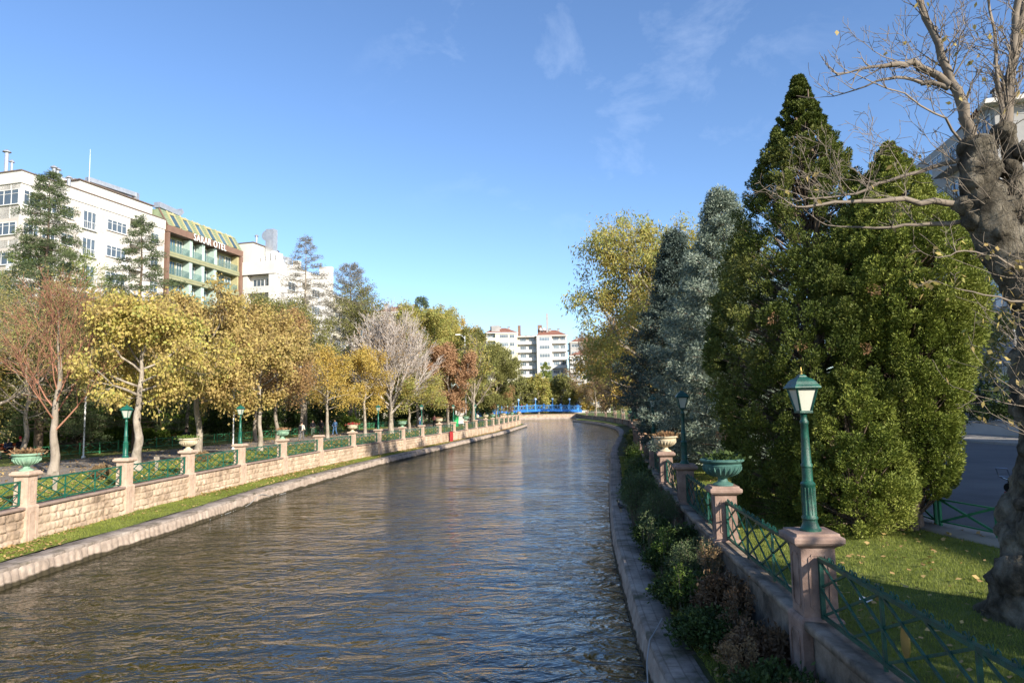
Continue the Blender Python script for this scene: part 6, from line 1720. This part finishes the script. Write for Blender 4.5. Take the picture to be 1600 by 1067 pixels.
# small duck-like float / ring on the kerb, hose and litter ------------
o = empty('mooring_ring', (2.42, 10.9, .50), 0, 'thin pale hose end hanging over the right kerb into the water', 'hose')
m = MB(); m.tube([(.1, 1.4, .03), (-.1, .9, .02), (-.32, .4, .0), (-.45, .0, -.2), (-.5, -.3, -.46)], .011, 6); m.build('hose', M['hose'], o)
bd = empty('water_bird', (kr(24.5) + .28, 24.5, .47), R(120), 'small dark bird standing on the edge of the right kerb', 'bird')
m = MB(); m.tube([(-.2, 0, .17), (-.12, 0, .20), (0, 0, .20), (.10, 0, .24), (.13, 0, .32), (.14, 0, .38), (.19, 0, .40), (.25, 0, .39)], [.01, .05, .085, .06, .035, .04, .035, .008], 10); m.build('bird_body', M['black'], bd, True)
for s in (-1, 1): m = MB(); m.tube([(0, s * .03, .15), (0, s * .03, .0), (.05, s * .03, .0)], .008, 5); m.build('leg', M['gold'], bd)
# pale hose along the left kerb
o = empty('hose', (kl(31), 31, 0), 0, 'pale hose lying over the left kerb edge into the water', 'hose')
m = MB(); m.tube([(kl(31 + t) - kl(31) + .12 + .02 * math.sin(t * 3), t, .02 + .10 * math.exp(-(t - 2) ** 2) * 3) for t in np.linspace(-3.5, 6, 26)], .014, 6); m.build('hose_line', M['hose'], o)
o = empty('paper_scrap', (4.7, 9.5, GZ + .01), .4, 'white paper scrap on the lawn beside the nearest right pillar', 'litter')
m = MB(); m.add([(0, 0, .01), (.16, .02, .03), (.18, .14, .02), (.09, .17, .07), (.01, .12, .03)], [(0, 1, 2, 3), (0, 3, 4)]); m.build('paper', M['white'], o)
o = empty('bottle_litter', (3.1, 11.8, .56), .7, 'small blue plastic scrap in the dark shrubs on the right ledge', 'litter')
m = MB(); m.tube([(0, 0, .04), (.14, 0, .05), (.18, 0, .05), (.21, 0, .05)], [.035, .035, .015, .015], 10); m.build('bottle', M['blue_l'], o)

# ---------------------------------------------------------------- people
def skin_mesh(name, V, E, rad, mat, sub=1):
    me = bpy.data.meshes.new(name); me.from_pydata(V, E, []); me.update()
    o = bpy.data.objects.new('tmp', me); COL.objects.link(o)
    s = o.modifiers.new('s', 'SKIN'); s.use_smooth_shade = True
    for i, r in enumerate(rad): me.skin_vertices[0].data[i].radius = (r, r) if not hasattr(r, '__len__') else r
    me.skin_vertices[0].data[0].use_root = True
    if sub: m_ = o.modifiers.new('d', 'SUBSURF'); m_.levels = sub
    bpy.context.view_layer.update()
    dg = bpy.context.evaluated_depsgraph_get()
    r = bpy.data.meshes.new_from_object(o.evaluated_get(dg)); r.name = name
    bpy.data.objects.remove(o); bpy.data.meshes.remove(me)
    r.materials.clear(); r.materials.append(mat)
    return r
def cmat(n, c): 
    if n not in M: M[n] = plain(n, c, .85, spec=.1)
    return M[n]
def person(x, y, rz, label, top, trousers, hair, sit=False, z=GZ, step=.18, group=None, bag=None, hat=None, h=1.0, long_coat=False, armbend=.5):
    root = empty('person', (x, y, z), rz, label, 'person', group)
    if sit: hipz = .52; K = [(.10, .42, .50), (-.10, .42, .50)]; F_ = [(.11, .46, .08), (-.11, .40, .08)]; Hf = .02
    else: hipz = .92; K = [(.10, step * .5 + .03, .50), (-.10, -step * .3 + .03, .50)]; F_ = [(.10, step, .08), (-.10, -step, .09)]; Hf = 0
    cz_ = hipz + .50
    V = [(0, 0, hipz), (0, 0, hipz + .22), (0, -.01, cz_ - .04), (0, 0, cz_ + .07), (0, .01, cz_ + .14), (0, .03, cz_ + .26),
         (.10, Hf, hipz - .03), K[0], F_[0], (F_[0][0], F_[0][1] + .16, .04), (-.10, Hf, hipz - .03), K[1], F_[1], (F_[1][0], F_[1][1] + .16, .04),
         (.18, 0, cz_), (.24, -.02 + .05, cz_ - .28), (.20, .10 + armbend * .25, cz_ - .28 - .24 * (1 - armbend)), (-.18, 0, cz_), (-.24, -.03, cz_ - .28), (-.20, .06 + armbend * .22, cz_ - .30 - .24 * (1 - armbend))]
    E = [(0, 1), (1, 2), (2, 3), (3, 4), (4, 5), (0, 6), (6, 7), (7, 8), (8, 9), (0, 10), (10, 11), (11, 12), (12, 13), (2, 14), (14, 15), (15, 16), (2, 17), (17, 18), (18, 19)]
    rad = [.12, .115, .13, .055, .07, .085, .085, .06, .04, .03, .085, .06, .04, .03, .055, .042, .03, .055, .042, .03]
    link('body', skin_mesh('body', V, E, rad, M['skin']), root)
    tv = [V[0], V[1], V[2], V[14], V[15], V[16], V[17], V[18], V[19], (V[3][0], V[3][1], V[3][2] - .02)]
    def sh(p, q, f): return tuple(p[i] + (q[i] - p[i]) * f for i in range(3))
    tv[5] = sh(V[15], V[16], .85); tv[8] = sh(V[18], V[19], .85)
    te = [(0, 1), (1, 2), (2, 3), (3, 4), (4, 5), (2, 6), (6, 7), (7, 8), (2, 9)]
    tr_ = [.165, .15, .165, .085, .065, .05, .085, .065, .05, .075]
    if long_coat and not sit:
        tv.append((0, 0, hipz - .28)); te.append((0, 10)); tr_.append(.19)
    link('jacket', skin_mesh('jacket', tv, te, tr_, top), root)
    pv = [(0, 0, hipz + .03), V[6], V[7], sh(V[7], V[8], .9), V[10], V[11], sh(V[11], V[12], .9)]
    link('trousers', skin_mesh('trousers', pv, [(0, 1), (1, 2), (2, 3), (0, 4), (4, 5), (5, 6)], [.13, .105, .08, .065, .105, .08, .065], trousers), root)
    for a_, b_ in ((8, 9), (12, 13)):
        m = MB(); m.tube([(V[a_][0], V[a_][1] - .05, .05), (V[a_][0], V[a_][1] + .05, .055), (V[b_][0], V[b_][1] + .03, .035)], [.05, .055, .04], 8); m.build('shoe', M['black'], root, True)
    m = MB(); m.ball((0, -.012, cz_ + .295), (.098, .108, .105), 12, 8); m.build('hair' if hat is None else 'hat', hair if hat is None else hat, root, True)
    m = MB(); m.ball((0, .135, cz_ + .25), (.018, .025, .025), 6, 4); m.build('nose', M['skin'], root)
    if bag:
        m = MB(); m.box((0, -.24, cz_ - .18), (.26, .15, .38), 0, .85); m.build('backpack', bag, root)
    root.scale = (h, h, h)
    return root
dk = cmat('dark_cloth', (.02, .02, .025)); nv = cmat('navy_cloth', (.03, .04, .08)); bl_ = cmat('blue_denim', (.07, .14, .26)); gr_ = cmat('grey_green_cloth', (.09, .12, .09)); wh = cmat('cream_cloth', (.62, .58, .46)); gy = cmat('grey_cloth', (.12, .12, .12))
rd = cmat('red_cloth', (.45, .03, .04)); hb_ = cmat('dark_hair', (.03, .02, .015)); bw = cmat('brown_cloth', (.14, .09, .07)); lgy = cmat('light_grey_cloth', (.35, .36, .38))
GP = 'people walking on the promenade'
person(-18.9, 61.3, R(-15), 'person seen from behind in a cream jacket with a black shoulder bag', wh, gy, hb_, bag=dk, group=GP)
person(-20.9, 71.5, R(200), 'person in a dark open jacket over a grey top, left of the one in black', dk, gr_, hb_, group=GP, hat=None, armbend=.3)
person(-20.35, 72.8, R(170), 'person all in black walking between the dark jacket and the slim trunk', dk, dk, hb_, group=GP, step=.25)
person(-19.3, 74.2, R(160), 'person in blue jacket and jeans half hidden by the slim pale trunk', bl_, bl_, hb_, group=GP, step=.28)
person(-16.4, 82.0, R(180), 'person in a dark coat beside the lamp under the pale bare tree', dk, dk, hb_, group=GP, long_coat=True)
person(-15.9, 90.0, R(20), 'person in a long dark coat left of the bright green bin', gy, dk, hb_, group=GP, long_coat=True)
person(-13.2, 97.5, R(190), 'person in grey walking in front of the bright green bin', lgy, bl_, hb_, group=GP)
person(-11.4, 99.0, R(170), 'person with pink scarf under the rust red tree', cmat('pink_cloth', (.5, .2, .2)), dk, hb_, group=GP)
person(-8.4, 108, R(180), 'person in red and black beyond the notice board', rd, dk, hb_, group=GP)
person(-6.8, 112, R(160), 'person in black near the grey bare tree trunk', dk, dk, hb_, group=GP, step=.3)
person(-5.9, 112.6, R(150), 'person in white top beside the one in black near the bare trunk', wh, nv, hb_, group=GP)
person(-5.2, 124, R(180), 'distant person in light blue under the olive trees', lgy, bl_, hb_, group=GP)
person(-4.0, 131, R(0), 'distant person in white near the bend of the promenade', wh, gy, hb_, group=GP)
person(-2.9, 139, R(180), 'farthest person in dark clothes at the bend', nv, gy, hb_, group=GP)
person(-21.9, 46.0, R(190), 'person in dark clothes behind the slim straight trunk', dk, nv, hb_, group=GP)
GBP = 'people crossing the blue footbridge'
for i, (x_, c_, lab) in enumerate([(.8, wh, 'person in white on the footbridge, leftmost'), (2.4, rd, 'person in red on the footbridge'), (3.6, bw, 'person in brown on the footbridge beside the one in red'), (6.0, wh, 'person in white at the middle of the footbridge'), (12.4, dk, 'person in black on the right half of the footbridge')]):
    person(x_, BY + 1.4, R(90 if i % 2 else -90), lab, c_, dk, hb_, z=bz(x_), group=GBP)
GSIT = 'people sitting on the bench at the left edge'
br_ = R(65 + 180)
def onb(k): return (-33.4 + math.cos(R(65)) * k - .0, 45.6 + math.sin(R(65)) * k)
person(*onb(-.85), br_, 'seated person cut by the left photo edge, in brown', bw, gr_, hb_, sit=True, group=GSIT, armbend=.8)
person(*onb(-.1), br_, 'seated person in the middle of the bench, dark jacket, reading a white paper', nv, dk, hb_, sit=True, group=GSIT, armbend=.9)
person(*onb(.65), br_, 'seated person in black with a red headscarf', dk, dk, hb_, sit=True, group=GSIT, hat=rd, armbend=.8)
o = empty('newspaper', (onb(-.1)[0] + .42, onb(-.1)[1] - .18, GZ + .78), R(65), 'white paper held by the seated person in the middle', 'paper')
m = MB(); m.box((0, 0, 0), (.42, .28, .012)); m.build('sheet', M['white'], o)

# ---------------------------------------------------------------- ground cover
rg = np.random.default_rng(11)
def blades(name, label, X, Y, Z, hmin, hmax, w, mat, lean=.35):
    n = len(X)
    A_ = np.stack([rg.normal(0, lean, n), rg.normal(0, lean, n), np.ones(n)], 1)
    A_ /= np.linalg.norm(A_, axis=1)[:, None]
    h = hmin + (hmax - hmin) * rg.random(n)
    S = rg.normal(size=(n, 3)); S[:, 2] = 0; S /= np.linalg.norm(S, axis=1)[:, None]
    C = np.stack([X, Y, Z], 1)
    V = np.empty((n, 3, 3)); V[:, 0] = C - S * w / 2; V[:, 1] = C + S * w / 2; V[:, 2] = C + A_ * h[:, None]
    o = link(name, arr_mesh(name, V.reshape(-1, 3), np.arange(n * 3).reshape(n, 3), mats=[mat]))
    return tag(o, label, 'grass', kind='stuff')
def litter(name, label, X, Y, Z, size, mat):
    n = len(X)
    A_ = rg.normal(0, 1, (n, 3)); A_[:, 2] *= .25
    C = np.stack([X, Y, Z + .015], 1)
    A_ /= np.linalg.norm(A_, axis=1)[:, None]
    S = np.cross(A_, np.array([0, 0, 1.]) + rg.normal(0, .25, (n, 3))); S /= np.linalg.norm(S, axis=1)[:, None]
    s = (size * (.6 + .8 * rg.random(n)))[:, None]
    V = np.empty((n, 4, 3)); V[:, 0] = C; V[:, 1] = C + A_ * s * .5 + S * s * .38; V[:, 2] = C + A_ * s; V[:, 3] = C + A_ * s * .5 - S * s * .38
    V[..., 2] += .012 + .03 * rg.random((n, 4))
    o = link(name, arr_mesh(name, V.reshape(-1, 3), np.arange(n * 4).reshape(n, 4), mats=[mat]))
    return tag(o, label, 'leaf litter', kind='stuff')
# right lawn
Y = 3 + 26 * rg.random(150000) ** 1.7
wrY = np.interp(Y, RWA[:, 1], RWA[:, 0]); seY = np.interp(Y, SEA[:, 1], SEA[:, 0])
X = wrY + .25 + (seY - wrY - .25) * rg.random(len(Y))
blades('lawn_grass', 'short mown grass of the right lawn between wall and street', X, Y, GZ + 0 * X, .025, .06, .010, M['blade'])
Y = 4 + 34 * rg.random(1500) ** 1.3
wrY = np.interp(Y, RWA[:, 1], RWA[:, 0]); seY = np.interp(Y, SEA[:, 1], SEA[:, 0])
X = wrY + .3 + (seY - wrY + .4) * rg.random(len(Y))
litter('fallen_leaves', 'dry leaves scattered over the right lawn and path', X, Y, GZ + .03 + 0 * X, .08, M['lf_fallen'])
# left ledge
Y = 14 + 60 * rg.random(70000) ** 1.4
a_ = np.interp(Y, LWA[:, 1], LWA[:, 0]) + .2; b_ = np.interp(Y, LK[:, 1], LK[:, 0]) - .68
X = a_ + (b_ - a_) * rg.random(len(Y))
blades('ledge_grass', 'short grass on the ledge below the left wall', X, Y, ledge_z(X, Y) - .005, .03, .07, .016, M['blade'])
Y = 14 + 115 * rg.random(15000) ** 1.15
a_ = np.interp(Y, LWA[:, 1], LWA[:, 0]) + .18; b_ = np.interp(Y, LK[:, 1], LK[:, 0]) - .55
t = rg.random(len(Y)) ** 1.5
X = a_ + (b_ - a_) * t
k = (fbm(X * .9, Y * .35) + .22 + .25 * (Y > 60) > rg.random(len(Y)) * .7)
litter('fallen_leaves', 'yellow brown leaves drifted along the foot of the left wall', X[k], Y[k], ledge_z(X[k], Y[k]), .095, M['lf_fallen'])
# left lawn and promenade
Y = 16 + 120 * rg.random(13000) ** 1.2
X = np.interp(Y, LWA[:, 1], LWA[:, 0]) - .3 - 16 * rg.random(len(Y)) ** 1.5
litter('fallen_leaves', 'autumn leaves lying on the lawn and promenade of the left bank', X, Y, GZ + .01 + 0 * X, .12, M['lf_fallen'])
Y = 18 + 30 * rg.random(60000) ** 1.3
X = np.interp(Y, LWA[:, 1], LWA[:, 0]) - .25 - 5.7 * rg.random(len(Y))
blades('lawn_grass', 'grass strip between the left wall and the promenade', X, Y, GZ + 0 * X, .03, .08, .02, M['blade'])
# right ledge weeds
Y = 6 + 44 * rg.random(60000) ** 1.5
a_ = np.interp(Y, RK[:, 1], RK[:, 0]) + .58; b_ = np.interp(Y, RWA[:, 1], RWA[:, 0]) - .18
X = a_ + (b_ - a_) * rg.random(len(Y))
blades('ledge_weeds', 'weedy grass among the shrubs on the right ledge', X, Y, ledge_z(X, Y) - .005, .04, .14, .012, M['blade'], .6)
litter('fallen_leaves', 'scattered dry leaves among the shrubs on the right ledge', X[:1500], Y[:1500], ledge_z(X[:1500], Y[:1500]) + .02, .06, M['lf_fallen'])

# shrubs on the right ledge ---------------------------------------------
GR = 'shrubs on the right ledge below the wall'
sh_ = [(3.05, 8.4, .6, 1.5, 'lf_dark', 'low dark shrub nearest the camera on the right ledge'), (3.3, 9.7, .7, 1.1, 'lf_purple', 'dull reddish brown shrub below the nearest lamp pillar'),
       (3.05, 11.0, .5, 1.6, 'lf_dark', 'dark creeping shrub between the nearest lamp and the green urn'), (3.5, 12.0, .85, 1.1, 'lf_purple', 'brown bushy stems against the wall before the green urn pillar'),
       (3.1, 12.9, .7, 1.5, 'lf_dark', 'dark shrub at the kerb level with the green urn pillar'), (3.6, 14.0, 1.1, 1.4, 'lf_rosemary', 'grey green shrub at the foot of the green urn pillar'),
       (3.3, 15.3, .75, 1.2, 'lf_dark', 'low dark shrub beyond the green urn pillar'), (3.9, 16.6, .9, 1.2, 'lf_dark', 'dark shrub before the second lamp pillar, by the wall'),
       (3.5, 17.9, .9, 1.2, 'lf_dark', 'dark shrub before the second lamp pillar, by the kerb'), (3.9, 18.9, 1.5, 1.4, 'lf_rosemary', 'tall spiky grey green shrub at the second lamp pillar'),
       (3.75, 20.8, 1.8, 1.5, 'lf_rosemary', 'tallest feathery shrub on the right ledge'), (4.3, 23.2, 1.2, 1.4, 'lf_rosemary', 'feathery shrub right behind the tallest one'),
       (4.6, 25.5, 1.1, 1.4, 'lf_dark', 'dark shrub below the sunlit cream urn'), (5.1, 28.2, 1.2, 1.6, 'lf_dark', 'dark green shrub beyond the sunlit cream urn'), (5.7, 31.2, 1.2, 1.7, 'lf_dark', 'dark shrub under the dark spruce, first'),
       (6.3, 34.5, 1.3, 1.8, 'lf_rosemary', 'grey green shrub under the dark spruce'), (7.0, 38.2, 1.3, 2.0, 'lf_green', 'shrub on the ledge beyond the dark spruce'), (7.6, 42.5, 1.4, 2.0, 'lf_dark', 'dark shrub on the ledge where the bank curves'),
       (8.4, 47, 1.3, 2.0, 'lf_olive', 'olive shrub on the curved right ledge'), (9.4, 52.5, 1.4, 2.2, 'lf_dark', 'dark shrub on the curved right ledge, farther'), (10.5, 59, 1.4, 2.4, 'lf_olive', 'second last shrub of the right ledge'), (11.8, 67, 1.4, 2.6, 'lf_dark', 'last shrub of the right ledge before the grass')]
for i, (x, y, H, W, lf, lab) in enumerate(sh_):
    shrub('ledge_shrub', 'shrub', lab, x, y, .46, H, W, M[lf], M['twig'] if lf != 'lf_purple' else M['lf_purple'], 400 + i, n=130 if y < 26 else 60, k=8 if y < 26 else 8,
          lsize=(.055 if y < 20 else .08) * (1.25 if lf != 'lf_rosemary' else 1.0), lw=.5 if lf != 'lf_rosemary' else .22, group=GR, up=.8 if lf != 'lf_rosemary' else 1.6, spread=.06 if y < 20 else .08)
GW = 'tall thin weeds sticking out of the ledge shrubs'
for i, (x, y, H, lf, lab) in enumerate([(2.95, 12.4, 1.0, 'lf_green', 'light green sprig near the kerb before the green urn pillar'), (3.2, 15.0, 1.2, 'lf_green', 'tall light green sprig beyond the green urn pillar'), (3.35, 10.6, 1.2, 'lf_purple', 'dry brown weed stalks beneath the railing before the nearest lamp'),
                                       (2.9, 9.3, .8, 'lf_brown', 'dry weed tuft near the kerb below the nearest lamp pillar'), (3.6, 13.1, 1.35, 'lf_brown', 'tall dry weed stalks leaning on the wall by the green urn'), (3.3, 17.2, 1.2, 'lf_rosemary', 'spiky grey green sprig near the kerb before the tallest shrub'),
                                       (3.0, 7.6, .9, 'lf_purple', 'brown weed stalks at the lower photo edge')]):
    shrub('weed', 'weed', lab, x, y, .46, H, .7, M[lf], M['twig'], 480 + i, n=16, k=7, lsize=.05, lw=.4, group=GW, up=1.5, spread=.03, stemr=.004)
# a few plants on the left lawn behind the railing
for i, (x, y, H, W, lf, lab) in enumerate([(-17.6, 29.4, .6, .9, 'lf_brown', 'dry rusty plant on the lawn behind the nearest left lamp'), (-17.4, 38.5, .55, .9, 'lf_brown', 'dry leafy plant on the left lawn under the catalpas'), (-34.6, 50.2, 1.6, 2.6, 'lf_green', 'bright green shrub behind the star fence'),
                                           (-18.4, 77, 2.4, 2.8, 'lf_green', 'light green shrub behind the slim pale trunk'), (-31.8, 58.5, 1.8, 3.0, 'lf_green', 'rounded green shrub behind the star fence, next to the red bench')]):
    shrub('park_shrub', 'shrub', lab, x, y, GZ, H, W, M[lf], M['twig'], 450 + i, n=60, k=16, lsize=.12 if H > 1 else .07, group='shrubs on the left bank lawn')
